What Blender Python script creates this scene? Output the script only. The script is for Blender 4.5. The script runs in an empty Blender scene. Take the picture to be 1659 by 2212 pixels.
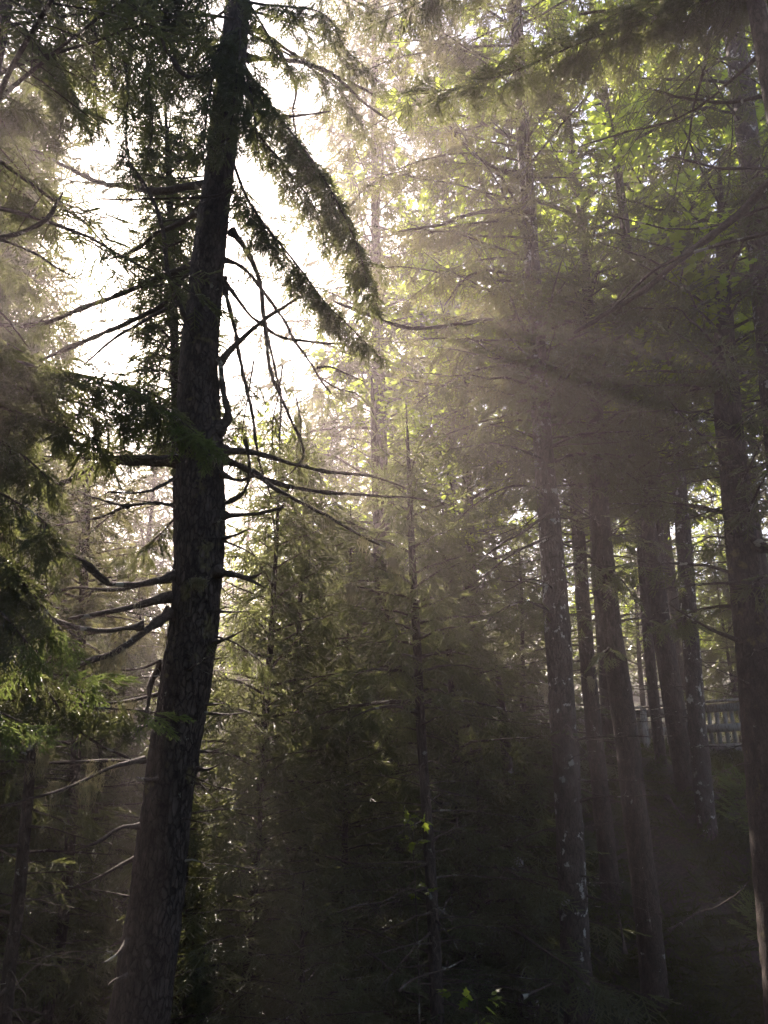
import bpy, math
import numpy as np

PI = math.pi
RNG = np.random.default_rng(7)
C = bpy.context.scene.collection

# ------------------------------------------------------------------ camera frame
PITCH = math.radians(17.6)
FPX = 1598.0                     # focal length in the 1659 x 2212 reading of the photo
CAM = np.array([0.0, 0.0, 1.6])
SUN_AZ = math.radians(-19.7)
SUN_EL = math.radians(35.4)
CP, SP = math.cos(PITCH), math.sin(PITCH)


def at(px, py, Y):
    """point of the world seen at (px, py) that stands Y metres ahead"""
    u = (px - 829.5) / FPX
    v = (1106.0 - py) / FPX
    d = np.array([u, CP - v * SP, SP + v * CP])
    return CAM + d * (Y / d[1])


def sm(a, b, x):
    t = np.clip((x - a) / (b - a), 0, 1)
    return t * t * (3 - 2 * t)


def ground_z(x, y):
    x = np.asarray(x, float)
    y = np.asarray(y, float)
    z = -2.3 * sm(1.5, 6.0, y)
    bank = sm(8.5, 17.0, y + 0.10 * (x - 4.0)) * sm(-3.0, 3.0, x)
    z = z + 3.75 * bank
    z = z + 1.6 * sm(8.0, 20.0, y) * (1 - sm(-3.0, 3.0, x))
    z = z + 0.11 * np.maximum(y - 22.0, 0) + 0.0009 * np.maximum(y - 30, 0) ** 2
    z = z + 0.02 * np.maximum(x - 9, 0) * sm(5, 20, y)
    z = z + 0.12 * np.sin(x * 1.3 + 0.7 * y) * np.sin(y * 0.9 - 0.4 * x) + 0.06 * np.sin(3.1 * x + 1.0) * np.sin(2.7 * y)
    return z


# ------------------------------------------------------------------ node helpers
def new_mat(name):
    m = bpy.data.materials.new(name)
    m.use_nodes = True
    nt = m.node_tree
    nt.nodes.clear()
    out = nt.nodes.new('ShaderNodeOutputMaterial')
    return m, nt, out


def nd(nt, t, **kw):
    n = nt.nodes.new(t)
    for k, v in kw.items():
        if k in n.inputs.keys():
            n.inputs[k].default_value = v
        else:
            setattr(n, k, v)
    return n


def ramp(nt, fac, stops):
    r = nt.nodes.new('ShaderNodeValToRGB')
    el = r.color_ramp.elements
    while len(el) < len(stops):
        el.new(0.5)
    for e, (p, c) in zip(el, stops):
        e.position = p
        e.color = (c[0], c[1], c[2], 1)
    nt.links.new(fac, r.inputs['Fac'])
    return r.outputs['Color']


def mixc(nt, fac, a, b):
    n = nt.nodes.new('ShaderNodeMix')
    n.data_type = 'RGBA'
    L = nt.links
    for sock, val in ((n.inputs[0], fac), (n.inputs[6], a), (n.inputs[7], b)):
        if hasattr(val, 'links'):
            L.new(val, sock)
        elif isinstance(val, (tuple, list)):
            sock.default_value = (val[0], val[1], val[2], 1)
        else:
            sock.default_value = val
    return n.outputs[2]


def leaf_mat(name, dark, mid, light, trans, tmix=0.35, rough=0.5, scale=2.5, spec=0.35):
    m, nt, out = new_mat(name)
    L = nt.links
    g = nd(nt, 'ShaderNodeNewGeometry')
    n1 = nd(nt, 'ShaderNodeTexNoise', Scale=scale, Detail=3.0)
    L.new(g.outputs['Position'], n1.inputs['Vector'])
    n2 = nd(nt, 'ShaderNodeTexNoise', Scale=scale * 16, Detail=1.0)
    L.new(g.outputs['Position'], n2.inputs['Vector'])
    ad = nd(nt, 'ShaderNodeMath', operation='MULTIPLY_ADD')
    L.new(n2.outputs[0], ad.inputs[0])
    ad.inputs[1].default_value = 0.6
    hb = nd(nt, 'ShaderNodeMath', operation='MULTIPLY_ADD')
    L.new(n1.outputs[0], hb.inputs[0])
    hb.inputs[1].default_value = 0.7
    hb.inputs[2].default_value = -0.15
    L.new(hb.outputs[0], ad.inputs[2])
    col = ramp(nt, ad.outputs[0], [(0.25, dark), (0.5, mid), (0.78, light)])
    p = nd(nt, 'ShaderNodeBsdfPrincipled', Roughness=rough)
    p.inputs['Specular IOR Level'].default_value = spec
    L.new(col, p.inputs['Base Color'])
    t = nd(nt, 'ShaderNodeBsdfTranslucent')
    tc = mixc(nt, 0.35, (trans[0], trans[1], trans[2]), col)
    L.new(tc, t.inputs['Color'])
    mx = nd(nt, 'ShaderNodeMixShader')
    mx.inputs[0].default_value = tmix
    L.new(p.outputs[0], mx.inputs[1])
    L.new(t.outputs[0], mx.inputs[2])
    L.new(mx.outputs[0], out.inputs['Surface'])
    return m


def bark_mat(name, dark, mid, light, patch=None, patch_lo=0.62, vscale=14.0, bump=0.6, zs=0.35, moss=None, pscale=5.5):
    m, nt, out = new_mat(name)
    L = nt.links
    tc = nd(nt, 'ShaderNodeTexCoord')
    mp = nd(nt, 'ShaderNodeMapping')
    mp.inputs['Scale'].default_value = (1, 1, zs)
    L.new(tc.outputs['Object'], mp.inputs['Vector'])
    n1 = nd(nt, 'ShaderNodeTexNoise', Scale=vscale * 1.2, Detail=8.0, Roughness=0.7)
    L.new(mp.outputs[0], n1.inputs['Vector'])
    v1 = nd(nt, 'ShaderNodeTexVoronoi', Scale=vscale * 2.2)
    v1.feature = 'DISTANCE_TO_EDGE'
    vv = nd(nt, 'ShaderNodeVectorMath', operation='MULTIPLY_ADD')
    L.new(n1.outputs['Color'], vv.inputs[0])
    vv.inputs[1].default_value = (0.09, 0.09, 0.09)
    L.new(mp.outputs[0], vv.inputs[2])
    L.new(vv.outputs[0], v1.inputs['Vector'])
    col = ramp(nt, n1.outputs[0], [(0.3, dark), (0.52, mid), (0.75, light)])
    crk = ramp(nt, v1.outputs['Distance'], [(0.0, (0.35, 0.3, 0.27)), (0.12, (1, 1, 1))])
    mm = nd(nt, 'ShaderNodeMix', data_type='RGBA', blend_type='MULTIPLY')
    mm.inputs[0].default_value = 0.8
    L.new(col, mm.inputs[6])
    L.new(crk, mm.inputs[7])
    c = mm.outputs[2]
    if patch:
        n3 = nd(nt, 'ShaderNodeTexNoise', Scale=pscale, Detail=6.0, Roughness=0.62)
        L.new(tc.outputs['Object'], n3.inputs['Vector'])
        f = ramp(nt, n3.outputs[0], [(patch_lo, (0, 0, 0)), (patch_lo + 0.025, (1, 1, 1))])
        c = mixc(nt, f, c, patch)
    if moss:
        n4 = nd(nt, 'ShaderNodeTexNoise', Scale=3.1, Detail=5.0, Roughness=0.7)
        L.new(tc.outputs['Object'], n4.inputs['Vector'])
        f = ramp(nt, n4.outputs[0], [(0.58, (0, 0, 0)), (0.66, (1, 1, 1))])
        c = mixc(nt, f, c, moss)
    p = nd(nt, 'ShaderNodeBsdfPrincipled', Roughness=0.85)
    p.inputs['Specular IOR Level'].default_value = 0.2
    L.new(c, p.inputs['Base Color'])
    b = nd(nt, 'ShaderNodeBump', Strength=bump, Distance=0.03)
    ad = nd(nt, 'ShaderNodeMath', operation='ADD')
    L.new(n1.outputs[0], ad.inputs[0])
    L.new(crk, ad.inputs[1])
    L.new(ad.outputs[0], b.inputs['Height'])
    L.new(b.outputs[0], p.inputs['Normal'])
    L.new(p.outputs[0], out.inputs['Surface'])
    return m


M = {}
M['needle'] = leaf_mat('spruce_needles', (0.022, 0.028, 0.013), (0.046, 0.056, 0.024), (0.09, 0.098, 0.042), (0.27, 0.29, 0.09), 0.46, 0.34, spec=0.6)
M['brown'] = leaf_mat('dull_spruce_needles', (0.03, 0.03, 0.014), (0.06, 0.06, 0.025), (0.10, 0.10, 0.04), (0.27, 0.26, 0.09), 0.48, 0.33, spec=0.7)
M['fresh'] = leaf_mat('fresh_spruce_needles', (0.05, 0.07, 0.025), (0.085, 0.115, 0.035), (0.14, 0.175, 0.055), (0.30, 0.38, 0.09), 0.42, 0.45)
M['maple'] = leaf_mat('maple_leaves', (0.045, 0.075, 0.015), (0.08, 0.13, 0.022), (0.12, 0.19, 0.03), (0.55, 0.66, 0.07), 0.62, 0.35, 3.0)
M['lichen'] = leaf_mat('beard_lichen', (0.22, 0.21, 0.13), (0.34, 0.32, 0.2), (0.45, 0.43, 0.3), (0.5, 0.46, 0.28), 0.5, 0.8, 6.0, 0.1)
M['moss'] = leaf_mat('forest_moss', (0.03, 0.035, 0.012), (0.05, 0.06, 0.016), (0.085, 0.10, 0.025), (0.10, 0.13, 0.02), 0.2, 0.8, 1.5, 0.1)
M['bark'] = bark_mat('spruce_bark', (0.035, 0.026, 0.021), (0.07, 0.053, 0.043), (0.125, 0.10, 0.085), (0.26, 0.26, 0.235), 0.66, 13, 0.8)
M['heavybark'] = bark_mat('old_spruce_bark', (0.03, 0.022, 0.018), (0.065, 0.05, 0.042), (0.12, 0.095, 0.08), (0.20, 0.20, 0.16), 0.70, 11, 1.0, 0.4, (0.12, 0.105, 0.05))
M['palebark'] = bark_mat('lichen_spotted_bark', (0.05, 0.04, 0.034), (0.10, 0.08, 0.068), (0.17, 0.14, 0.12), (0.40, 0.385, 0.36), 0.595, 13, 0.8, pscale=6.5)
M['twig'] = bark_mat('dead_twig_bark', (0.045, 0.034, 0.028), (0.09, 0.07, 0.058), (0.16, 0.135, 0.115), (0.3, 0.29, 0.24), 0.6, 30, 0.5, 1.0)
M['wood'] = bark_mat('weathered_boards', (0.30, 0.27, 0.24), (0.43, 0.39, 0.35), (0.52, 0.48, 0.44), None, 0.6, 9, 0.3, 0.2)


def ground_mat():
    m, nt, out = new_mat('forest_floor')
    L = nt.links
    g = nd(nt, 'ShaderNodeNewGeometry')
    n1 = nd(nt, 'ShaderNodeTexNoise', Scale=1.2, Detail=8.0, Roughness=0.7)
    n2 = nd(nt, 'ShaderNodeTexNoise', Scale=24.0, Detail=5.0, Roughness=0.7)
    for n in (n1, n2):
        L.new(g.outputs['Position'], n.inputs['Vector'])
    a = ramp(nt, n2.outputs[0], [(0.3, (0.018, 0.013, 0.01)), (0.55, (0.05, 0.036, 0.026)), (0.75, (0.10, 0.075, 0.055))])
    b = ramp(nt, n2.outputs[0], [(0.3, (0.02, 0.024, 0.008)), (0.6, (0.05, 0.06, 0.016)), (0.8, (0.085, 0.095, 0.03))])
    f = ramp(nt, n1.outputs[0], [(0.45, (0, 0, 0)), (0.55, (1, 1, 1))])
    c = mixc(nt, f, a, b)
    p = nd(nt, 'ShaderNodeBsdfPrincipled', Roughness=0.95)
    L.new(c, p.inputs['Base Color'])
    bm = nd(nt, 'ShaderNodeBump', Strength=0.9, Distance=0.05)
    L.new(n2.outputs[0], bm.inputs['Height'])
    L.new(bm.outputs[0], p.inputs['Normal'])
    L.new(p.outputs[0], out.inputs['Surface'])
    return m


M['ground'] = ground_mat()


# ------------------------------------------------------------------ geometry helpers
class Geo:
    """collects vertices, triangles and quads; slot = material slot"""

    def __init__(self):
        self.v, self.f, self.n = [], [], 0

    def add(self, vf, slot=0):
        v, f = vf
        if len(v) == 0:
            return
        self.v.append(np.asarray(v, np.float32))
        self.f.append((np.asarray(f, np.int32) + self.n, slot))
        self.n += len(v)

    def mesh(self, name, mats, smooth=False):
        me = bpy.data.meshes.new(name)
        v = np.concatenate(self.v)
        me.vertices.add(len(v))
        me.vertices.foreach_set('co', v.ravel())
        li = np.concatenate([f.ravel() for f, s in self.f])
        tot = np.concatenate([np.full(len(f), f.shape[1], np.int32) for f, s in self.f])
        st = np.concatenate([[0], np.cumsum(tot)[:-1]]).astype(np.int32)
        sl = np.concatenate([np.full(len(f), s, np.int32) for f, s in self.f])
        me.loops.add(len(li))
        me.loops.foreach_set('vertex_index', li)
        me.polygons.add(len(tot))
        me.polygons.foreach_set('loop_start', st)
        me.polygons.foreach_set('loop_total', tot)
        for m in mats:
            me.materials.append(m)
        if len(mats) > 1:
            me.polygons.foreach_set('material_index', sl)
        if smooth is not False:
            me.polygons.foreach_set('use_smooth', np.isin(sl, smooth) if smooth is not True else np.ones(len(tot), bool))
        me.update(calc_edges=True)
        return me


def link(name, me, parent=None, loc=None):
    o = bpy.data.objects.new(name, me)
    C.objects.link(o)
    if parent is not None:
        o.parent = parent
    if loc is not None:
        o.location = loc
    return o


def thing(name, label, cat, loc=(0, 0, 0), group=None):
    o = bpy.data.objects.new(name, None)
    o.empty_display_size = 0.2
    C.objects.link(o)
    o.location = tuple(float(t) for t in loc)
    o['label'] = label
    o['category'] = cat
    if group:
        o['group'] = group
    return o


def norm(a):
    return a / np.maximum(np.linalg.norm(a, axis=-1, keepdims=True), 1e-9)


def tubes(paths, radii, sides, cap=False):
    """paths (M,N,3), radii (M,N) -> one batch of tapered tubes"""
    paths = np.asarray(paths, float)
    if paths.ndim == 2:
        paths = paths[None]
        radii = np.asarray(radii, float)[None]
    if len(paths) == 0:
        return np.zeros((0, 3)), np.zeros((0, 4), int)
    Mn, N, _ = paths.shape
    t = np.gradient(paths, axis=1)
    t = norm(t)
    ref = np.where(np.abs(t[:, :1, 2:3]) > 0.85, np.array([[[1.0, 0.13, 0]]]), np.array([[[0.05, 0.1, 1.0]]]))
    ref = np.broadcast_to(ref, paths.shape)
    a = norm(np.cross(t, ref))
    b = np.cross(t, a)
    th = np.arange(sides) * 2 * PI / sides
    ring = a[:, :, None] * np.cos(th)[None, None, :, None] + b[:, :, None] * np.sin(th)[None, None, :, None]
    v = paths[:, :, None] + ring * np.asarray(radii, float)[:, :, None, None]
    idx = np.arange(Mn * N * sides).reshape(Mn, N, sides)
    q = np.stack([idx[:, :-1], np.roll(idx[:, :-1], -1, 2), np.roll(idx[:, 1:], -1, 2), idx[:, 1:]], -1).reshape(-1, 4)
    return v.reshape(-1, 3), q


def resample(pts, n):
    """smooth Catmull-Rom through the points, n samples at equal arc length"""
    p = np.asarray(pts, float)
    if len(p) == 2:
        return p[0] + (p[1] - p[0]) * np.linspace(0, 1, n)[:, None]
    q = np.vstack([2 * p[0] - p[1], p, 2 * p[-1] - p[-2]])
    out = []
    for i in range(1, len(q) - 2):
        t = np.linspace(0, 1, 12, endpoint=False)[:, None]
        a, b, c, d = q[i - 1], q[i], q[i + 1], q[i + 2]
        out.append(0.5 * (2 * b + (c - a) * t + (2 * a - 5 * b + 4 * c - d) * t ** 2 + (3 * b - a - 3 * c + d) * t ** 3))
    s = np.vstack(out + [p[-1:]])
    L = np.concatenate([[0], np.cumsum(np.linalg.norm(np.diff(s, axis=0), axis=1))])
    x = np.linspace(0, L[-1], n)
    return np.stack([np.interp(x, L, s[:, k]) for k in range(3)], 1)


def arclen(p):
    return float(np.linalg.norm(np.diff(p, axis=0), axis=1).sum())


# ---- foliage sprays: a flat-ish fan of needled twigs, x forward, y sideways, z up
def ribbon_tri(p0, p1, w, up):
    d = norm(p1 - p0)
    s = norm(np.cross(d, up)) * w
    return np.stack([p0 - s * 0.6, p0 + s * 0.6, p0 + (p1 - p0) * 0.7 + s * 0.9, p1, p0 + (p1 - p0) * 0.7 - s * 0.9])


def make_spray(rng, lod):
    L = 1.0
    twigs = []
    nside = {0: 10, 1: 8, 2: 6, 3: 4}[lod]
    twigs.append((np.array([0, 0, 0.0]), np.array([1.0, rng.normal(0, .05), -0.06])))
    for i in range(nside):
        x = 0.08 + 0.8 * (i + rng.uniform(-.2, .2)) / nside
        s = 1 if i % 2 else -1
        ang = rng.uniform(0.65, 1.0)
        l = (0.52 - 0.36 * x) * rng.uniform(0.75, 1.2)
        p0 = np.array([x, 0, -0.06 * x * x])
        twigs.append((p0, p0 + l * np.array([math.cos(ang), s * math.sin(ang), rng.uniform(-.28, .08)])))
        if lod == 0 and l > 0.28:
            q0 = p0 + 0.5 * (twigs[-1][1] - p0)
            a2 = ang - 0.7
            twigs.append((q0, q0 + 0.45 * l * np.array([math.cos(a2), s * math.sin(a2), -0.1])))
    V, Fq, n = [], [], 0
    wcore = {0: 0.020, 1: 0.028, 2: 0.046, 3: 0.085}[lod]
    nl = {0: 0.062, 1: 0.06, 2: 0.06, 3: 0}[lod]
    nw = {0: 0.009, 1: 0.014, 2: 0.02, 3: 0}[lod]
    dens = {0: 60, 1: 30, 2: 10, 3: 0}[lod]
    for (a, b) in twigs:
        d = b - a
        l = np.linalg.norm(d)
        d = d / l
        for up in ((np.array([0, 0, 1.0]), np.array([0.1, 0.9, 0.25])) if lod < 3 else (norm(np.array([0, 0.4 * rng.normal(), 1.0])),)):
            if abs(np.dot(up, d)) > 0.9:
                up = np.array([0.0, 0.0, 1.0])
            r = ribbon_tri(a, b, wcore, up)
            V.append(r)
            Fq += [(n, n + 1, n + 2), (n, n + 2, n + 4), (n + 4, n + 2, n + 3)]
            n += 5
        k = int(dens * l)
        if k:
            s0 = norm(np.cross(d, [0, 0, 1.0]))
            u0 = np.cross(s0, d)
            for j in range(k):
                t = (j + rng.uniform(0, 1)) / k
                az = rng.uniform(0, 2 * PI)
                side = s0 * math.cos(az) + u0 * 0.75 * math.sin(az)
                nd_ = norm(side * 0.8 + d * rng.uniform(0.45, 0.9))
                p = a + d * l * t
                w = norm(np.cross(nd_, rng.normal(size=3))) * nw
                V.append(np.stack([p - w, p + w, p + nd_ * nl * rng.uniform(.75, 1.2)]))
                Fq.append((n, n + 1, n + 2))
                n += 3
    return np.concatenate(V), np.array(Fq)


TPL = {k: [make_spray(np.random.default_rng(100 * k + i), k) for i in range(6)] for k in range(4)}
SPRAY_LEN = {0: 0.26, 1: 0.32, 2: 0.42, 3: 0.62}


def place(tpls, org, fwd, size, rng, roll=0.45):
    """put copies of the templates at org, pointing along fwd"""
    Vs, Fs, n = [], [], 0
    if len(org) == 0:
        return np.zeros((0, 3)), np.zeros((0, 3), int)
    f = norm(fwd)
    up = np.array([0, 0, 1.0]) + rng.normal(0, 0.18, org.shape)
    lat = np.cross(up, f)
    bad = np.linalg.norm(lat, axis=1) < 0.15
    lat[bad] = rng.normal(size=(bad.sum(), 3))
    lat = norm(lat - f * (lat * f).sum(1, keepdims=True))
    u = np.cross(f, lat)
    ra = rng.normal(0, roll, len(org))[:, None]
    lat, u = lat * np.cos(ra) + u * np.sin(ra), u * np.cos(ra) - lat * np.sin(ra)
    pick = rng.integers(0, len(tpls), len(org))
    for k, (tv, tf) in enumerate(tpls):
        m = pick == k
        if not m.any():
            continue
        R = np.stack([f[m], lat[m], u[m]], 1) * size[m][:, None, None]
        v = org[m][:, None] + np.einsum('nk,mkd->mnd', tv, R)
        mm = len(v)
        Fs.append((tf[None] + (np.arange(mm) * len(tv))[:, None, None]).reshape(-1, tf.shape[1]) + n)
        Vs.append(v.reshape(-1, 3))
        n += mm * len(tv)
    return np.concatenate(Vs), np.concatenate(Fs)


def bough(path, rng, lod=1, f0=0.15, step=0.16, lmax=0.55, droop=0.35, hang=0.0, sstep=0.16, size=1.0, keep=1.0, ang=(0.8, 1.2), fine=True):
    """side shoots and sprays along a branch axis -> list of wood tubes, spray arrays (org, fwd, size, u)"""
    n = len(path)
    L = arclen(path)
    s = np.arange(f0 * L, L, step)
    if len(s) == 0:
        s = np.array([0.6 * L])
    s = np.repeat(s, 2) + rng.uniform(-.5, .5, 2 * len(s)) * step
    s = np.clip(s, 0.02 * L, L * 0.995)
    side = np.tile([1.0, -1.0], len(s) // 2)
    if keep < 1:
        kmask = rng.random(len(s)) < keep
        s, side = s[kmask], side[kmask]
    if hang > 0:
        k = int(len(s) * 0.55)
        s = np.concatenate([s, rng.uniform(f0 * L, L, k)])
        side = np.concatenate([side, np.zeros(k)])
    if len(s) == 0:
        return np.zeros((0, 4, 3)), np.zeros((0, 4)), np.zeros((0, 3)), np.zeros((0, 3)), np.zeros(0), np.zeros(0)
    u = s / L
    al = np.concatenate([[0], np.cumsum(np.linalg.norm(np.diff(path, axis=0), axis=1))])
    P = np.stack([np.interp(s, al, path[:, k]) for k in range(3)], 1)
    tg = norm(np.gradient(path, axis=0))
    T = norm(np.stack([np.interp(s, al, tg[:, k]) for k in range(3)], 1))
    lat = np.cross(T, [0, 0, 1.0])
    wk = np.linalg.norm(lat, axis=1) < 0.3
    lat[wk] = np.cross(T[wk], [0, 1.0, 0.1])
    lat = norm(lat)
    a = rng.uniform(ang[0], ang[1], len(s))[:, None]
    d = T * np.cos(a) + lat * (np.sin(a) * side[:, None])
    d[:, 2] -= droop * rng.uniform(0.4, 1.3, len(s))
    hm = side == 0
    if hm.any():
        d[hm] = np.array([0, 0, -1.0]) + rng.normal(0, 0.22, (hm.sum(), 3)) + T[hm] * 0.25
    d = norm(d + rng.normal(0, 0.2, d.shape))
    l = lmax * (np.minimum(1, (u - f0) / 0.2 * 0.6 + 0.4) * np.power(np.clip(1 - u, 0, 1), 0.65) + 0.14) * rng.uniform(0.2, 1.45, len(s))
    l[hm] = hang * rng.uniform(0.35, 1.1, hm.sum())
    l = np.maximum(l, 0.08)
    sag = np.where(hm, 0.0, 0.25 * droop + 0.08)
    tt = np.linspace(0, 1, 4)
    wp = P[:, None] + d[:, None] * (l[:, None] * tt)[:, :, None]
    wp[:, :, 2] -= sag[:, None] * l[:, None] * tt ** 2
    wr = (0.0022 + 0.006 * l[:, None]) * (1 - 0.75 * tt)[None]
    k = np.maximum(1, np.ceil(l / sstep)).astype(int)
    i = np.repeat(np.arange(len(s)), k)
    first = np.concatenate([[0], np.cumsum(k)[:-1]])
    j = np.arange(len(i)) - first[i]
    t = np.clip((j + rng.uniform(0.2, 1.0, len(i))) / k[i], 0.05, 0.97)
    org = P[i] + d[i] * (l[i] * t)[:, None]
    org[:, 2] -= sag[i] * l[i] * t * t
    l2 = norm(np.cross(d[i], np.array([0, 0, 1.0]) + 0.15 * rng.normal(size=(len(i), 3))))
    sd = np.where(j % 2 == 0, 1.0, -1.0) * np.where(j == k[i] - 1, 0.1, 0.75)
    fw = d[i] + l2 * sd[:, None]
    fw[:, 2] -= (2 * sag[i] * t + 0.25 * droop)
    sz = SPRAY_LEN[lod] * size * rng.uniform(0.65, 1.15, len(i)) * (1 - 0.3 * t)
    return wp, wr, org, fw, sz, u[i]


def bough_geo(path, rng, lod, r0, r1, G, wslot, nslot, tslot=None, tip=0.75, sides=6, knots=True, **kw):
    n = len(path)
    rr = np.linspace(1, 0, n) ** 0.8
    rad = r1 + (r0 - r1) * rr
    if knots:
        rad = rad * (1 + 0.18 * rng.random(n))
    G.add(tubes(path, rad, sides), wslot)
    wp, wr, org, fw, sz, u = bough(path, rng, lod=lod, **kw)
    if lod < 3:
        G.add(tubes(wp, wr, 3), wslot)
    if len(org):
        t = path[-1] - path[-2]
        org = np.vstack([org, path[-1:]])
        fw = np.vstack([fw, t[None]])
        sz = np.append(sz, SPRAY_LEN[lod])
        u = np.append(u, 1.0)
        if tslot is not None:
            m = u + rng.normal(0, 0.06, len(u)) > tip
            G.add(place(TPL[lod], org[m], fw[m], sz[m], rng), tslot)
            G.add(place(TPL[lod], org[~m], fw[~m], sz[~m], rng), nslot)
        else:
            G.add(place(TPL[lod], org, fw, sz, rng), nslot)


def twigs(path, rng, n, length, r, f0=0.2, up=0.0, spread=0.9, levels=2):
    """bare crooked side twigs on a path -> (paths, radii) with 5 points each"""
    al = np.concatenate([[0], np.cumsum(np.linalg.norm(np.diff(path, axis=0), axis=1))])
    L = al[-1]
    s = rng.uniform(f0, 1.0, n) * L
    P = np.stack([np.interp(s, al, path[:, k]) for k in range(3)], 1)
    tg = norm(np.gradient(path, axis=0))
    T = norm(np.stack([np.interp(s, al, tg[:, k]) for k in range(3)], 1))
    R = rng.normal(size=(n, 3))
    R = norm(R - T * (R * T).sum(1, keepdims=True))
    d = norm(T * rng.uniform(0.3, 1.0, n)[:, None] + R * spread + np.array([0, 0, up]))
    l = length * rng.uniform(0.3, 1.2, n) * (1.1 - 0.6 * s / L)
    tt = np.linspace(0, 1, 5)
    wob = np.cumsum(rng.normal(0, 0.045, (n, 5, 3)), 1)
    wob[:, 0] = 0
    p = P[:, None] + (d[:, None] * tt[None, :, None] + wob) * l[:, None, None]
    rr = r * rng.uniform(0.6, 1.1, n)[:, None] * (1 - 0.7 * tt)[None]
    out = [(p, rr)]
    if levels > 1:
        for q in range(n):
            k = rng.integers(1, 4)
            sub, sr = twigs(p[q], rng, int(k), l[q] * 0.5, r * 0.6, 0.25, up, spread, 1)[0]
            out.append((sub, sr))
    return out


def bare_branch(G, path, rng, r0, r1, slot=0, ntw=6, tl=0.25, tr=0.004, sides=7, up=0.0, levels=2, wob=0.012):
    n = len(path)
    L = arclen(path)
    w = np.cumsum(rng.normal(0, wob * L / n ** 0.5 * 0.5, (n, 3)), 0)
    w -= np.linspace(0, 1, n)[:, None] * w[-1]
    p = path + w
    t = np.linspace(0, 1, n)
    rad = (r0 + (r1 - r0) * t) * (1 + np.clip(rng.normal(0, 0.17, n), -0.3, 0.5))
    rad *= 1 + 0.9 * np.exp(-t * L / 0.07)
    rad[-1] *= 0.4
    G.add(tubes(p, rad, sides), slot)
    if ntw:
        for a, b in twigs(p, rng, int(ntw * 1.6) + 1, tl, tr, 0.15, up, 0.9, levels):
            G.add(tubes(a, b, 4), slot)
    return p


def value_noise(a, z, na, nz, rng):
    """periodic in a (0..1), z in 0..1"""
    lat = rng.random((nz + 2, na))
    x = a * na
    y = z * nz
    xi = np.floor(x).astype(int)
    yi = np.clip(np.floor(y).astype(int), 0, nz)
    fx = x - xi
    fy = y - yi
    fx = fx * fx * (3 - 2 * fx)
    fy = fy * fy * (3 - 2 * fy)
    x0, x1 = xi % na, (xi + 1) % na
    return (lat[yi, x0] * (1 - fx) + lat[yi, x1] * fx) * (1 - fy) + (lat[yi + 1, x0] * (1 - fx) + lat[yi + 1, x1] * fx) * fy


def trunk_geo(path, rad, sides, rng, rough=0.05, flake=0.03):
    v, q = tubes(path, rad, sides)
    n = len(path)
    L = arclen(path)
    a = np.tile(np.arange(sides) / sides, n)
    z = np.repeat(np.linspace(0, 1, n), sides)
    dis = rough * (value_noise(a, z, 5, max(2, int(L / 0.5)), rng) - 0.5)
    dis += rough * 0.7 * (value_noise(a, z, 11, max(2, int(L / 0.12)), rng) - 0.5)
    fl = value_noise(a, z, max(8, sides // 2), max(2, int(L / 0.04)), rng)
    dis += flake * (np.floor(fl * 3) / 3 - 0.3)
    c = np.repeat(path, sides, 0)
    v = c + (v - c) * (1 + dis)[:, None]
    return v, q


def traced_trunk(pts, Y, width, foot=True, top=None, n=120):
    """pts (px, py) bottom to top, width in px at each, standing in the plane Y; extended down to the ground"""
    P = [at(a, b, Y) for a, b in pts]
    R = [0.445 * w * np.linalg.norm(p - CAM) / math.hypot(FPX, math.hypot(a - 829.5, b - 1106)) for (a, b), w, p in zip(pts, width, P)]
    if foot:
        d = P[0] - P[1]
        k = 0
        p = P[0].copy()
        d = d / np.linalg.norm(d) * 0.25
        d = d * 0.5 + np.array([0, 0, -0.125])
        ext = []
        while p[2] > ground_z(p[0], p[1]) - 0.25 and k < 60:
            p = p + d
            ext.append(p)
            k += 1
        if ext:
            P = [ext[-1], ext[len(ext) // 2]] + P if len(ext) > 2 else [ext[-1]] + P
            g = R[0] * (1 + 0.04 * len(ext))
            R = [g * 1.25, g] + R if len(ext) > 2 else [g] + R
    if top:
        d = norm(P[-1] - P[-2])
        P.append(P[-1] + d * top)
        R.append(R[-1] * 0.25)
    p = resample(P, n)
    al = np.concatenate([[0], np.cumsum(np.linalg.norm(np.diff(np.array(P), axis=0), axis=1))])
    r = np.interp(np.linspace(0, al[-1], n), al, R)
    return p, r


def at_path(p, r, z):
    i = np.argsort(p[:, 2])
    c = np.array([np.interp(z, p[i, 2], p[i, k]) for k in range(3)])
    return c, float(np.interp(z, p[i, 2], r[i]))


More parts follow.
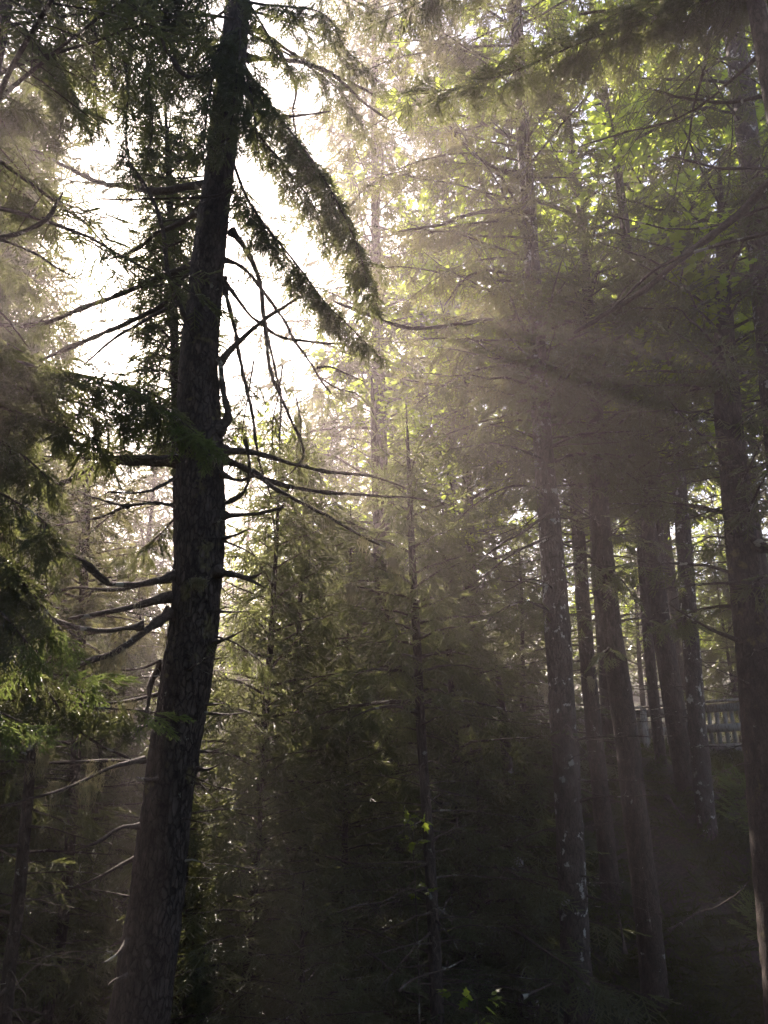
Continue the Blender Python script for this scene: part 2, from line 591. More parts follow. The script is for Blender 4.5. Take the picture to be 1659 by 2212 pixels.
def grow_crown(G, tp, tr, rng, z0, z1, nb, len_fn, lod, wslot=0, nslot=1, rise=0.25, sag=0.55, r0=0.022, azf=None, tslot=None, **kw):
    az = rng.uniform(0, 2 * PI)
    for i in range(nb):
        u = (i + rng.uniform(0, 1)) / nb
        z = z0 + (z1 - z0) * u
        az += 2.39996 + rng.normal(0, 0.25)
        if azf is not None and not azf(az % (2 * PI), z, rng):
            continue
        c, r = at_path(tp, tr, z)
        l = len_fn(u) * rng.uniform(0.65, 1.15)
        if l < 0.15:
            l = 0.15
        d = np.array([math.cos(az), math.sin(az), 0])
        t = np.linspace(0, 1, 8 if lod < 2 else 6)
        ris = rise + 0.5 * u
        p = c + d * (r * 0.6 + l * t)[:, None]
        p[:, 2] += l * (ris * t - sag * (1 - 0.6 * u) * t ** 2 + 0.16 * t ** 3)
        p += np.cumsum(rng.normal(0, 0.012 * l, p.shape), 0)
        bough_geo(p, rng, lod, r0 * (0.35 + 0.65 * l / max(len_fn(0.2), 0.3)), 0.003, G, wslot, nslot, tslot=tslot, sides=5 if lod < 2 else 4, knots=False, lmax=0.42 * l if 'lm' not in kw else kw['lm'] * l, **{a: b for a, b in kw.items() if a != 'lm'})


def dead_branches(G, tp, tr, rng, z0, z1, nb, l0, slot=0, r=0.011, ntw=5, tl=0.3, sag=0.25, levels=2, each=None):
    az = rng.uniform(0, 6)
    for i in range(nb):
        z = rng.uniform(z0, z1)
        az += 2.4 + rng.normal(0, 0.3)
        c, rr = at_path(tp, tr, z)
        l = l0 * rng.uniform(0.3, 1.2)
        d = np.array([math.cos(az), math.sin(az), 0])
        t = np.linspace(0, 1, 8)
        p = c + d * (rr * 0.7 + l * t)[:, None]
        p[:, 2] += l * (rng.uniform(-0.15, 0.3) * t - sag * t ** 2 + 0.12 * t ** 3)
        if each:
            G = Geo()
        bare_branch(G, p, rng, r * rng.uniform(0.6, 1.2), 0.003, slot, ntw, tl * l / l0, 0.0032, 5, 0, levels, 0.05)
        if each:
            each(G)


def lichen_geo(G, pts, rng, length, n=10, w=0.006, slot=0):
    """beard lichen: a tangle of limp threads of very different lengths"""
    for p in pts:
        k = n * 4
        o = p + rng.normal(0, 0.02, (k, 3)) * np.array([1.5, 1.5, 0.4])
        l = length * (0.12 + 0.95 * rng.random(k) ** 2.2)
        tt = np.linspace(0, 1, 8)
        wob = np.cumsum(rng.normal(0, 0.012, (k, 8, 3)), 1) * np.array([1, 1, 0.5])
        wob[:, 0] = 0
        pa = o[:, None] + wob * (0.5 + l[:, None, None] / 0.3)
        pa[:, :, 2] -= l[:, None] * tt
        pa[:, :, :2] -= (pa[:, :, :2] - p[:2]) * (0.5 * tt)[None, :, None]
        G.add(tubes(pa, 0.35 * w * rng.uniform(.4, 1, k)[:, None] * np.sin(np.clip(tt * 0.8 + 0.2, 0, 1) * PI * 0.97)[None] + 0.0004, 3), slot)


# ------------------------------------------------------------------ setting
def build_ground():
    xs = np.concatenate([-np.geomspace(110, 8, 34), np.linspace(-7.7, 9.7, 120), np.geomspace(10, 110, 34)])
    ys = np.concatenate([np.linspace(-16, 1, 14), np.linspace(1.2, 22, 140), np.geomspace(22.5, 118, 50)])
    X, Y = np.meshgrid(xs, ys)
    Z = ground_z(X, Y)
    r = np.random.default_rng(3)
    Z += np.where((np.abs(X) < 10) & (Y < 22), r.normal(0, 0.025, Z.shape), 0)
    v = np.stack([X, Y, Z], -1).reshape(-1, 3)
    idx = np.arange(X.size).reshape(X.shape)
    q = np.stack([idx[:-1, :-1], idx[:-1, 1:], idx[1:, 1:], idx[1:, :-1]], -1).reshape(-1, 4)
    G = Geo()
    G.add((v, q))
    o = link('ground', G.mesh('ground', [M['ground']], True))
    o['kind'] = 'structure'


build_ground()


# ------------------------------------------------------------------ the big near spruce
def px_r(w, P):
    """half the width w (photo px) seen at point P, in metres"""
    d = P - CAM
    depth = d[1] * CP + d[2] * SP
    return 0.5 * w * depth / FPX


def trace(pts, Y0, Y1=None, n=None):
    """photo trace -> smooth 3D path, drifting in depth from Y0 to Y1"""
    Y1 = Y0 if Y1 is None else Y1
    m = len(pts)
    P = [at(a, b, Y0 + (Y1 - Y0) * i / max(1, m - 1)) for i, (a, b) in enumerate(pts)]
    L = arclen(np.array(P))
    return resample(P, n or int(np.clip(L / 0.07, 8, 48)))


def part(name, G, mats, parent, smooth=False, label=None):
    """link a Geo built in world space as a child of a thing"""
    me = G.mesh(name, mats, smooth)
    o = link(name, me, parent)
    root = parent
    off = np.zeros(3)
    while root is not None:
        off += np.array(root.location)
        root = root.parent
    v = np.empty(len(me.vertices) * 3, np.float32)
    me.vertices.foreach_get('co', v)
    v = v.reshape(-1, 3) - off.astype(np.float32)
    me.vertices.foreach_set('co', v.ravel())
    me.update()
    if label:
        o['label'] = label
    return o


def hero():
    rng = np.random.default_rng(11)
    Y = 6.5
    pts = [(300, 2212), (330, 2000), (365, 1700), (395, 1500), (424, 1300), (433, 1100), (431, 950), (430, 800), (442, 650), (457, 500), (470, 400), (482, 300), (505, 100), (513, 0), (530, -200)]
    wid = [150, 136, 118, 121, 118, 120, 114, 92, 80, 74, 68, 72, 66, 54, 46]
    tp, tr = traced_trunk(pts, Y, wid, True, 3.0, 420)
    base = tp[0]
    t = thing('spruce_tree', 'big dark spruce in the left foreground with bare crooked side branches', 'tree', base)
    G = Geo()
    G.add(trunk_geo(tp, tr, 72, rng, 0.10, 0.045))
    # loose bark flakes standing off the trunk
    k = 1500
    i = rng.integers(0, len(tp) - 1, k)
    a = rng.uniform(0, 2 * PI, k)
    o = tp[i] + np.stack([np.cos(a), np.sin(a), 0 * a], 1) * (tr[i] * 1.02)[:, None]
    o[:, 2] += rng.uniform(-.03, .03, k)
    tang = np.stack([-np.sin(a), np.cos(a), 0 * a], 1)
    outw = np.stack([np.cos(a), np.sin(a), 0 * a], 1)
    w = rng.uniform(0.006, 0.02, k)[:, None]
    h = rng.uniform(0.012, 0.045, k)[:, None]
    upv = np.array([0, 0, 1.0])
    q = np.stack([o - tang * w, o + tang * w, o + tang * w * 0.7 + upv * h + outw * rng.uniform(0, .012, (k, 1)), o - tang * w * 0.6 + upv * h * 0.8 + outw * rng.uniform(0, .014, (k, 1))], 1)
    G.add((q.reshape(-1, 3), np.arange(4 * k).reshape(k, 4)))
    trunk = part('trunk', G, [M['heavybark']], t, True)
    bare = [
        # left
        ([(440, 400), (390, 408), (320, 417), (265, 410), (205, 398), (150, 370), (70, 330), (-20, 300)], 15, 5, 6.6, 7.6, 8),
        ([(500, 412), (450, 425), (330, 430), (210, 430)], 6, 3, 6.15, 5.9, 7),
        ([(432, 460), (370, 490), (335, 505), (290, 540), (230, 560)], 13, 4, 6.7, 7.6, 10),
        ([(420, 575), (350, 600), (280, 630), (200, 660), (100, 700), (-20, 704)], 14, 7, 6.5, 6.9, 12),
        ([(385, 640), (330, 668), (280, 690), (175, 738), (60, 790), (10, 800)], 13, 6, 6.6, 7.2, 7),
        ([(385, 655), (300, 700), (240, 738), (175, 792)], 9, 4, 6.4, 6.2, 5),
        ([(275, 350), (325, 425), (350, 500), (360, 590), (398, 680), (415, 700)], 8, 9, 5.9, 6.35, 6),
        ([(395, 993), (300, 988), (225, 990), (120, 988), (30, 1000)], 16, 9, 6.4, 6.3, 6),
        ([(390, 1000), (290, 998), (210, 1007), (150, 1037), (80, 1067), (20, 1110)], 21, 8, 6.6, 6.8, 8),
        ([(388, 1025), (355, 1045), (320, 1060), (275, 1064), (225, 1062)], 8, 4, 6.4, 6.0, 6),
        ([(390, 1100), (350, 1087), (270, 1092), (225, 1082), (175, 1067)], 9, 4, 6.5, 7.0, 9),
        ([(275, 1092), (255, 1098), (200, 1120), (60, 1147)], 6, 3, 6.8, 7.4, 8),
        ([(380, 1240), (320, 1257), (240, 1262), (205, 1243), (170, 1212)], 13, 8, 6.4, 5.7, 9),
        ([(375, 1252), (320, 1262), (240, 1274), (165, 1268), (90, 1290)], 9, 5, 6.6, 6.6, 8),
        ([(372, 1290), (300, 1307), (240, 1322), (145, 1337)], 15, 9, 6.4, 6.0, 4),
        ([(370, 1322), (325, 1352), (280, 1387), (240, 1412), (200, 1425), (145, 1447)], 17, 10, 6.4, 5.9, 7),
        ([(312, 1352), (225, 1362), (175, 1357), (135, 1345), (100, 1328)], 11, 9, 6.2, 5.8, 4),
        ([(350, 1430), (325, 1475), (318, 1530), (300, 1570), (285, 1600)], 12, 7, 6.55, 6.3, 4),
        ([(345, 1427), (300, 1445), (220, 1447)], 5, 3, 6.4, 6.6, 4),
        ([(342, 1500), (250, 1518), (125, 1520)], 7, 3, 6.5, 6.1, 5),
        ([(336, 1556), (280, 1587), (235, 1592)], 5, 3, 6.4, 6.0, 4),
        ([(322, 1647), (250, 1644), (125, 1647), (-20, 1644)], 8, 5, 6.5, 6.2, 8),
        ([(340, 1682), (320, 1684), (293, 1678)], 6, 3, 6.3, 6.2, 0),
        ([(312, 1642), (240, 1660), (165, 1694), (90, 1720), (-10, 1745)], 9, 4, 6.4, 5.7, 6),
        ([(306, 1784), (260, 1787), (210, 1820), (165, 1835)], 11, 5, 6.4, 6.0, 3),
        ([(295, 1850), (220, 1890), (130, 1930), (40, 1950)], 6, 3, 6.5, 6.2, 5),
        ([(275, 2030), (255, 2058), (220, 2082)], 7, 3, 6.3, 6.0, 1),
        ([(280, 2105), (250, 2115), (233, 2128)], 6, 3, 6.3, 6.1, 0),
        # right
        ([(535, 125), (590, 127), (650, 132), (720, 160), (780, 215), (840, 260)], 11, 4, 6.6, 7.4, 8),
        ([(540, 60), (600, 95), (665, 135), (750, 175), (830, 215)], 10, 5, 6.7, 7.6, 7),
        ([(560, 60), (600, 100), (622, 145), (640, 195), (632, 240), (640, 300)], 7, 4, 6.7, 7.0, 6),
        ([(610, 252), (640, 250), (680, 245), (715, 240)], 6, 4, 6.9, 7.1, 4),
        ([(485, 610), (542, 683), (564, 699), (603, 725), (673, 738), (750, 743)], 9, 4, 6.5, 6.9, 6),
        ([(476, 783), (500, 755), (526, 731), (564, 696), (606, 667), (664, 632)], 12, 5, 6.4, 6.1, 4),
        ([(480, 560), (510, 570), (545, 600), (603, 677), (635, 735), (670, 780), (695, 821), (718, 853)], 9, 4, 6.6, 7.0, 9),
        ([(686, 795), (712, 792), (750, 808), (792, 827)], 5, 2, 6.95, 7.1, 8),
        ([(500, 500), (540, 560), (558, 613), (568, 693), (577, 789), (596, 840), (628, 911), (654, 965), (650, 997), (625, 1025)], 10, 6, 6.5, 6.7, 14),
        ([(520, 520), (560, 600), (577, 709), (596, 789), (609, 869), (603, 965)], 8, 4, 6.8, 7.2, 14),
        ([(482, 600), (500, 680), (520, 789), (548, 901), (561, 997), (587, 1077)], 11, 4, 6.7, 7.3, 16),
        ([(484, 975), (542, 978), (622, 1003), (702, 1026), (798, 1032), (878, 1055)], 14, 3, 6.4, 6.2, 9),
        ([(480, 992), (520, 1005), (558, 1026), (606, 1045), (686, 1061), (782, 1071), (878, 1074), (930, 1082)], 13, 4, 6.5, 6.9, 14),
        ([(545, 1015), (580, 1045), (622, 1071), (702, 1115), (766, 1151), (833, 1183)], 10, 5, 6.4, 6.0, 5),
        ([(529, 949), (537, 975), (539, 1010), (537, 1040), (523, 1066), (482, 1090)], 6, 10, 6.0, 6.4, 1),
        ([(480, 1026), (516, 1039), (552, 1029), (600, 1038)], 8, 4, 6.3, 6.0, 4),
        ([(482, 1114), (520, 1112), (558, 1109), (615, 1095)], 11, 6, 6.4, 6.1, 0),
        ([(482, 1163), (510, 1155), (540, 1141)], 7, 3, 6.4, 6.2, 2),
        ([(482, 1168), (526, 1186), (556, 1204)], 5, 2, 6.4, 6.2, 4),
        ([(472, 1236), (500, 1240), (525, 1247), (572, 1270)], 16, 6, 6.4, 6.1, 5),
        ([(530, 1248), (548, 1246), (566, 1237)], 7, 3, 6.2, 6.1, 0),
        ([(468, 1321), (500, 1322), (532, 1321)], 5, 3, 6.4, 6.3, 1),
        ([(462, 1388), (490, 1380), (528, 1360)], 7, 3, 6.4, 6.2, 2),
        ([(445, 1522), (465, 1521), (490, 1518)], 5, 2, 6.4, 6.3, 0),
        ([(443, 1540), (490, 1545), (535, 1538)], 5, 2, 6.4, 6.1, 2),
        ([(430, 1624), (455, 1624), (478, 1616)], 5, 2, 6.4, 6.3, 0),
        ([(425, 1660), (450, 1662), (475, 1650)], 6, 3, 6.4, 6.2, 0),
        ([(415, 1690), (440, 1700), (470, 1735)], 5, 2, 6.4, 6.2, 3),
        ([(470, 930), (492, 905), (490, 880), (482, 840), (478, 800), (474, 770)], 22, 9, 6.45, 6.35, 2),
        ([(330, 55), (350, 90), (372, 128), (400, 165), (440, 168), (478, 160)], 8, 12, 5.6, 6.2, 5),
    ]
    spots = []
    for pts_, w0, w1, y0, y1, ntw in bare:
        p = trace(pts_, y0, y1)
        r0, r1 = px_r(w0, p[0]), px_r(w1, p[-1])
        g = Geo()
        q = bare_branch(g, p, rng, r0, r1, 0, ntw, 0.22, 0.0035, 8, -0.25, 2, 0.02)
        # short broken spurs and crust along the branch
        for a, b in twigs(p, rng, 3 + len(p) // 2, 0.05, 0.0035, 0.05, 0.0, 1.3, 1):
            g.add(tubes(a, b, 4))
        b_ = part('branch', g, [M['twig']], t, True)
        spots.append((q, b_, y0))
    # many thin dead twiggy branches all along the trunk
    dead_branches(None, tp, tr, rng, at(400, 1950, Y)[2], at(430, 420, Y)[2], 34, 1.0, 0, 0.0075, 7, 0.3, 0.2, each=lambda g: part('branch', g, [M['twig']], t, True))
    # beard lichen on some of the branches
    for bi, (f, ln, nn) in {15: ((0.55, 0.65, 0.75), 0.30, 16), 41: ((0.5, 0.62, 0.9), 0.16, 14), 21: ((0.25, 0.4, 0.75), 0.16, 10), 23: ((0.35, 0.5), 0.2, 12), 19: ((0.3, 0.45), 0.28, 10), 36: ((0.93,), 0.12, 14), 14: ((0.4,), 0.10, 8)}.items():
        q, b_, _ = spots[bi]
        for x in f:
            g = Geo()
            lichen_geo(g, [q[int(x * (len(q) - 1))]], rng, ln, nn, 0.006)
            part('beard_lichen', g, [M['lichen']], b_)
    for px, py in ((462, 987), (480, 988), (425, 1250), (438, 1253)):
        g = Geo()
        lichen_geo(g, [at(px, py, 6.23)], rng, 0.1, 24, 0.005)
        part('beard_lichen', g, [M['lichen']], trunk)
    # green boughs: the two drooping ones on the right, the curtain round the upper trunk
    boughs = [
        ([(505, 95), (545, 170), (590, 235), (640, 300), (690, 370), (735, 450), (775, 540), (800, 640)], 6.3, 5.5, 0.44, 0.34, 0.12, 1),
        ([(490, 310), (530, 420), (575, 490), (640, 570), (700, 650), (750, 700), (795, 745)], 6.3, 5.7, 0.34, 0.28, 0.15, 1),
        ([(500, 240), (540, 270), (590, 330), (640, 390), (680, 450), (700, 520)], 6.3, 5.9, 0.42, 0.16, 0.15),
        ([(515, 0), (570, 10), (630, 15), (690, 25), (720, 50)], 6.2, 5.6, 0.32, 0.14, 0.2),
        ([(515, -30), (570, 60), (600, 110), (640, 150)], 6.2, 5.9, 0.34, 0.15, 0.1),
        ([(500, 60), (470, 110), (455, 190), (445, 260), (440, 330)], 6.1, 5.6, 0.40, 0.2, 0.05),
        ([(515, 20), (520, 100), (510, 180), (500, 260), (480, 330)], 6.1, 5.7, 0.40, 0.2, 0.05),
        ([(520, 120), (540, 190), (550, 260), (560, 330)], 6.1, 5.8, 0.34, 0.2, 0.05),
        ([(505, 40), (430, 30), (350, 25), (260, 40), (160, 70), (70, 110)], 6.2, 5.4, 0.5, 0.5, 0.1),
        ([(500, 90), (440, 85), (360, 90), (280, 110), (200, 140)], 6.4, 6.2, 0.45, 0.5, 0.1),
        ([(495, 140), (450, 150), (400, 165), (350, 190), (310, 230)], 6.7, 7.2, 0.36, 0.42, 0.1),
        ([(510, -20), (440, -20), (350, -30), (220, -10), (110, 20)], 6.2, 5.2, 0.55, 0.55, 0.1),
        ([(530, -120), (440, -90), (330, -60), (180, -50), (60, -30)], 6.2, 5.0, 0.6, 0.6, 0.1),
        ([(505, 10), (440, 50), (360, 60), (240, 90), (130, 150), (50, 200)], 6.6, 7.6, 0.5, 0.5, 0.1),
        ([(500, 60), (440, 110), (380, 140), (300, 180), (240, 220), (190, 280)], 6.9, 8.2, 0.42, 0.4, 0.2),
        ([(530, 20), (600, 40), (680, 70), (760, 120), (830, 190)], 6.6, 7.4, 0.42, 0.36, 0.25),
        ([(535, 70), (610, 110), (690, 160), (750, 215), (790, 290)], 6.7, 7.6, 0.38, 0.36, 0.3),
        ([(545, -40), (640, -40), (740, -10), (840, 40)], 6.5, 7.2, 0.42, 0.4, 0.25),
        ([(200, 100), (205, 160), (208, 220), (214, 285)], 5.6, 5.5, 0.12, 0.05, 0.05),
        ([(270, 120), (276, 200), (272, 290), (282, 375)], 5.9, 5.8, 0.16, 0.1, 0.05),
        ([(330, 110), (322, 190), (330, 270), (318, 340)], 6.1, 6.0, 0.16, 0.1, 0.05),
        ([(130, 100), (126, 170), (134, 240), (128, 300)], 5.5, 5.4, 0.14, 0.08, 0.05),
    ]
    for pts_, y0, y1, lmax, hang, f0, *full in boughs:
        p = trace(pts_, y0, y1)
        G = Geo()
        n = len(p)
        G.add(tubes(p, 0.004 + 0.014 * np.linspace(1, 0, n), 6))
        wp, wr, org, fw, sz, u = bough(p, rng, lod=0, f0=f0, step=0.075, lmax=lmax, droop=0.85, hang=hang, sstep=0.11, size=1.08, keep=0.95 if full else 0.72)
        G.add(tubes(wp, wr, 3))
        b_ = part('bough', G, [M['twig']], t, True)
        F = Geo()
        F.add(place(TPL[0], np.vstack([org, p[-1:]]), np.vstack([fw, p[-1:] - p[-2:-1]]), np.append(sz, 0.26), rng))
        part('foliage', F, [M['needle']], b_)
    # crown above the frame, seen only through its shade
    G = Geo()
    grow_crown(G, tp, tr, rng, tp[-1][2] - 2.2, tp[-1][2] - 0.1, 16, lambda u: 1.5 * (1 - u) + 0.3, 1, droop=0.4, step=0.2, sstep=0.2)
    part('crown', G, [M['twig'], M['needle']], t)
    # hazy half-bare boughs behind the trunk, left
    for pts_, y0, y1, lmax in [
        ([(395, 520), (350, 540), (310, 565), (280, 590)], 7.2, 7.8, 0.32),
        ([(432, 440), (400, 470), (350, 480), (315, 505)], 7.0, 7.6, 0.34),
        ([(440, 380), (380, 385), (300, 375), (200, 350), (100, 330)], 7.2, 8.0, 0.3),
        ([(300, 410), (200, 396), (120, 385), (60, 370), (0, 340)], 7.2, 7.8, 0.22),
        ([(410, 590), (370, 620), (330, 640)], 7.2, 7.6, 0.28),
        ([(200, 660), (120, 690), (60, 705), (0, 715)], 6.8, 7.0, 0.24),
        ([(400, 830), (360, 870), (310, 890), (260, 900)], 7.0, 7.6, 0.42),
        ([(392, 930), (350, 960), (310, 965), (270, 985)], 6.9, 7.4, 0.36),
        ([(500, 400), (520, 460), (540, 520), (548, 580)], 6.9, 7.1, 0.25),
        ([(385, 1110), (350, 1150), (300, 1190), (250, 1200)], 6.8, 7.6, 0.3),
        ([(465, 1375), (500, 1385), (540, 1410), (575, 1440)], 6.4, 6.1, 0.22),
        ([(610, 790), (602, 850), (588, 920), (592, 990)], 7.2, 7.2, 0.42),
        ([(548, 780), (535, 860), (522, 940), (520, 1000)], 7.2, 7.0, 0.36),
        ([(640, 860), (650, 920), (640, 990), (655, 1050)], 7.4, 7.6, 0.36),
        ([(690, 815), (730, 840), (770, 850), (800, 880)], 7.2, 7.4, 0.22),
    ]:
        p = trace(pts_, y0, y1)
        G = Geo()
        G.add(tubes(p, np.linspace(0.012, 0.003, len(p)), 6))
        wp, wr, org, fw, sz, u = bough(p, rng, lod=0, f0=0.1, step=0.09, lmax=lmax, droop=0.7, hang=lmax * 0.7, sstep=0.16, size=0.8)
        G.add(tubes(wp, wr, 3))
        b_ = part('bough', G, [M['twig']], t, True)
        F = Geo()
        F.add(place(TPL[0], org, fw, sz, rng))
        part('foliage', F, [M['needle']], b_)


hero()


def side_spruce(label, base_xy, h, r, boughs, bares, seed, crown=None):
    """a near spruce whose trunk stands beside the frame and whose boughs reach into it"""
    rng = np.random.default_rng(seed)
    x, y = base_xy
    z0 = float(ground_z(x, y)) - 0.2
    t = thing('spruce_tree', label, 'tree', (x, y, z0))
    tp = np.stack([np.full(60, x) + 0.1 * np.sin(np.linspace(0, 2, 60)), np.full(60, y), np.linspace(z0, z0 + h, 60)], 1)
    tr = np.linspace(r, 0.03, 60)
    G = Geo()
    G.add(trunk_geo(tp, tr, 24, rng))
    part('trunk', G, [M['bark']], t, True)
    for pts_, y0, y1, lmax, hang, droop, fresh in boughs:
        p = trace(pts_, y0, y1)
        c, rr = at_path(tp, tr, p[0][2] - 0.1)
        p = resample(np.vstack([c[None], p[::4], p[-1:]]), len(p) + 12)
        f0 = 0.12
        G = Geo()
        n = len(p)
        G.add(tubes(p, 0.004 + 0.016 * np.linspace(1, 0, n), 6))
        wp, wr, org, fw, sz, u = bough(p, rng, lod=0, f0=f0, step=0.07, lmax=lmax, droop=droop, hang=hang, sstep=0.10, size=1.1)
        G.add(tubes(wp, wr, 3))
        b_ = part('bough', G, [M['twig']], t, True)
        org = np.vstack([org, p[-1:]])
        fw = np.vstack([fw, p[-1:] - p[-2:-1]])
        sz = np.append(sz, 0.26)
        u = np.append(u, 1)
        m = u + rng.normal(0, 0.05, len(u)) > (fresh if fresh else 9)
        F = Geo()
        F.add(place(TPL[0], org[~m], fw[~m], sz[~m], rng), 0)
        if m.any():
            F.add(place(TPL[0], org[m], fw[m], sz[m], rng), 1)
        part('foliage', F, [M['needle'], M['fresh']], b_)
    for pts_, w0, w1, y0, y1, ntw in bares:
        p = trace(pts_, y0, y1)
        r0, r1 = px_r(w0, p[0]), px_r(w1, p[-1])
        c, rr = at_path(tp, tr, p[0][2] + 0.05)
        g = Geo()
        if np.linalg.norm(c - p[0]) > 0.2:
            m_ = 0.5 * (c + p[0])
            p = resample(np.vstack([c[None], m_[None], p[::3], p[-1:]]), len(p) + 10)
        bare_branch(g, p, rng, r0, r1, 0, ntw, 0.25, 0.0035, 8, -0.1, 2, 0.02)
        for a, b in twigs(p, rng, 3 + len(p) // 2, 0.04, 0.003, 0.05, 0.0, 1.3, 1):
            g.add(tubes(a, b, 4))
        part('branch', g, [M['twig']], t, True)
    if crown:
        G = Geo()
        grow_crown(G, tp, tr, rng, *crown[:3], crown[3], 1, droop=0.4, step=0.22, sstep=0.22, azf=crown[4] if len(crown) > 4 else None)
        part('crown', G, [M['twig'], M['needle']], t)
    return t


lx = at(-330, 1500, 4.7)
side_spruce('spruce beyond the left edge whose green boughs hang in beside the big dark trunk', (lx[0], 4.7), 11.0, 0.2, [
    ([(-150, 745), (0, 775), (120, 800), (240, 825), (340, 870), (440, 950)], 4.8, 4.7, 0.44, 0.15, 0.35, 0.9),
    ([(-200, 680), (-60, 710), (40, 755), (110, 800)], 5.0, 5.2, 0.36, 0.2, 0.4, None),
    ([(-160, 840), (0, 880), (80, 900), (160, 930), (230, 960)], 4.8, 5.0, 0.4, 0.3, 0.5, None),
    ([(-100, 790), (0, 830), (100, 850), (200, 880), (270, 900)], 4.9, 5.1, 0.36, 0.2, 0.4, None),
    ([(-160, 900), (0, 955), (60, 985), (110, 1050)], 4.6, 4.6, 0.40, 0.32, 0.5, None),
    ([(-200, 1000), (-60, 1040), (30, 1080), (100, 1130)], 4.5, 4.4, 0.40, 0.34, 0.6, None),
    ([(-160, 1120), (-20, 1190), (60, 1270), (135, 1365)], 4.4, 4.4, 0.34, 0.25, 0.5, 0.95),
    ([(-200, 1230), (-80, 1270), (0, 1320), (60, 1390)], 4.3, 4.2, 0.32, 0.24, 0.5, 0.97),
    ([(-100, 1420), (20, 1450), (110, 1457), (215, 1462)], 4.6, 4.8, 0.16, 0.06, 0.3, 0.86),
    ([(60, 1510), (150, 1525), (250, 1530), (338, 1540)], 4.8, 4.9, 0.20, 0.08, 0.3, 0.92),
    ([(-120, 1490), (-20, 1530), (50, 1562)], 4.2, 4.2, 0.18, 0.05, 0.3, 0.88),
    ([(-260, 120), (-60, 190), (50, 230), (110, 290)], 5.0, 5.4, 0.55, 0.4, 0.5, None),
    ([(-260, -60), (-100, 0), (30, 50), (120, 130), (170, 230)], 4.9, 5.2, 0.6, 0.45, 0.5, None),
    ([(-300, 300), (-100, 350), (0, 390), (70, 430), (110, 480)], 5.6, 6.0, 0.4, 0.3, 0.5, None),
    ([(-300, 480), (-120, 520), (0, 560), (70, 610)], 5.8, 6.4, 0.36, 0.25, 0.5, None),
    ([(-300, 600), (-120, 640), (-20, 680), (40, 740)], 5.4, 5.8, 0.3, 0.2, 0.5, None),
], [
    ([(-120, 540), (0, 514), (50, 500), (100, 475), (120, 445), (137, 415)], 12, 7, 4.8, 4.9, 2),
    ([(-60, 490), (0, 515), (75, 545), (120, 575), (165, 602)], 7, 4, 4.7, 4.9, 1),
    ([(-200, 1020), (0, 1122), (75, 1172), (165, 1207), (205, 1235), (240, 1262)], 17, 9, 4.7, 5.3, 8),
    ([(-100, 1380), (20, 1420), (90, 1472), (130, 1520), (165, 1570), (220, 1610), (285, 1640)], 9, 5, 4.6, 4.9, 12),
    ([(-60, 640), (0, 672), (35, 715), (65, 755)], 7, 4, 4.4, 4.5, 2),
], 21, (5.2, 8.6, 22, lambda u: 2.6 * (1 - u) + 0.4))

rx = at(1900, 1500, 4.6)
side_spruce('spruce beyond the right edge of the picture sending a dense black bough across the top', (rx[0], 4.6), 12.0, 0.2, [
    ([(1760, -90), (1560, -10), (1400, 40), (1260, 90), (1120, 150), (990, 190), (880, 205)], 4.7, 4.9, 0.55, 0.16, 0.3, None),
    ([(1700, -60), (1500, -20), (1330, 30), (1230, 110), (1180, 190)], 4.8, 5.1, 0.36, 0.1, 0.3, None),
    ([(1200, -140), (1100, -90), (980, -40), (900, 10), (840, 40)], 5.0, 5.0, 0.34, 0.1, 0.3, None),
], [
    ([(1800, -20), (1659, 8), (1580, 14), (1400, 14), (1250, 30)], 14, 6, 4.8, 5.2, 12),
    ([(1760, 170), (1659, 205), (1590, 222), (1510, 218), (1440, 205), (1400, 190)], 13, 4, 4.9, 5.4, 10),
    ([(1520, 228), (1450, 262), (1340, 290), (1250, 318)], 7, 3, 5.1, 5.8, 10),
    ([(1740, 360), (1659, 366), (1560, 366), (1500, 352), (1447, 338)], 11, 4, 5.0, 5.5, 4),
    ([(1780, 300), (1659, 400), (1600, 465), (1500, 540), (1410, 615), (1340, 660), (1240, 720)], 24, 10, 4.7, 5.3, 16),
    ([(1480, 552), (1405, 588), (1365, 625), (1310, 680)], 9, 5, 4.9, 5.2, 10),
    ([(1690, 430), (1560, 480), (1450, 490), (1300, 460)], 7, 3, 5.2, 6.0, 12),
], 33, (8.0, 11.5, 24, lambda u: 2.4 * (1 - u) + 0.4))


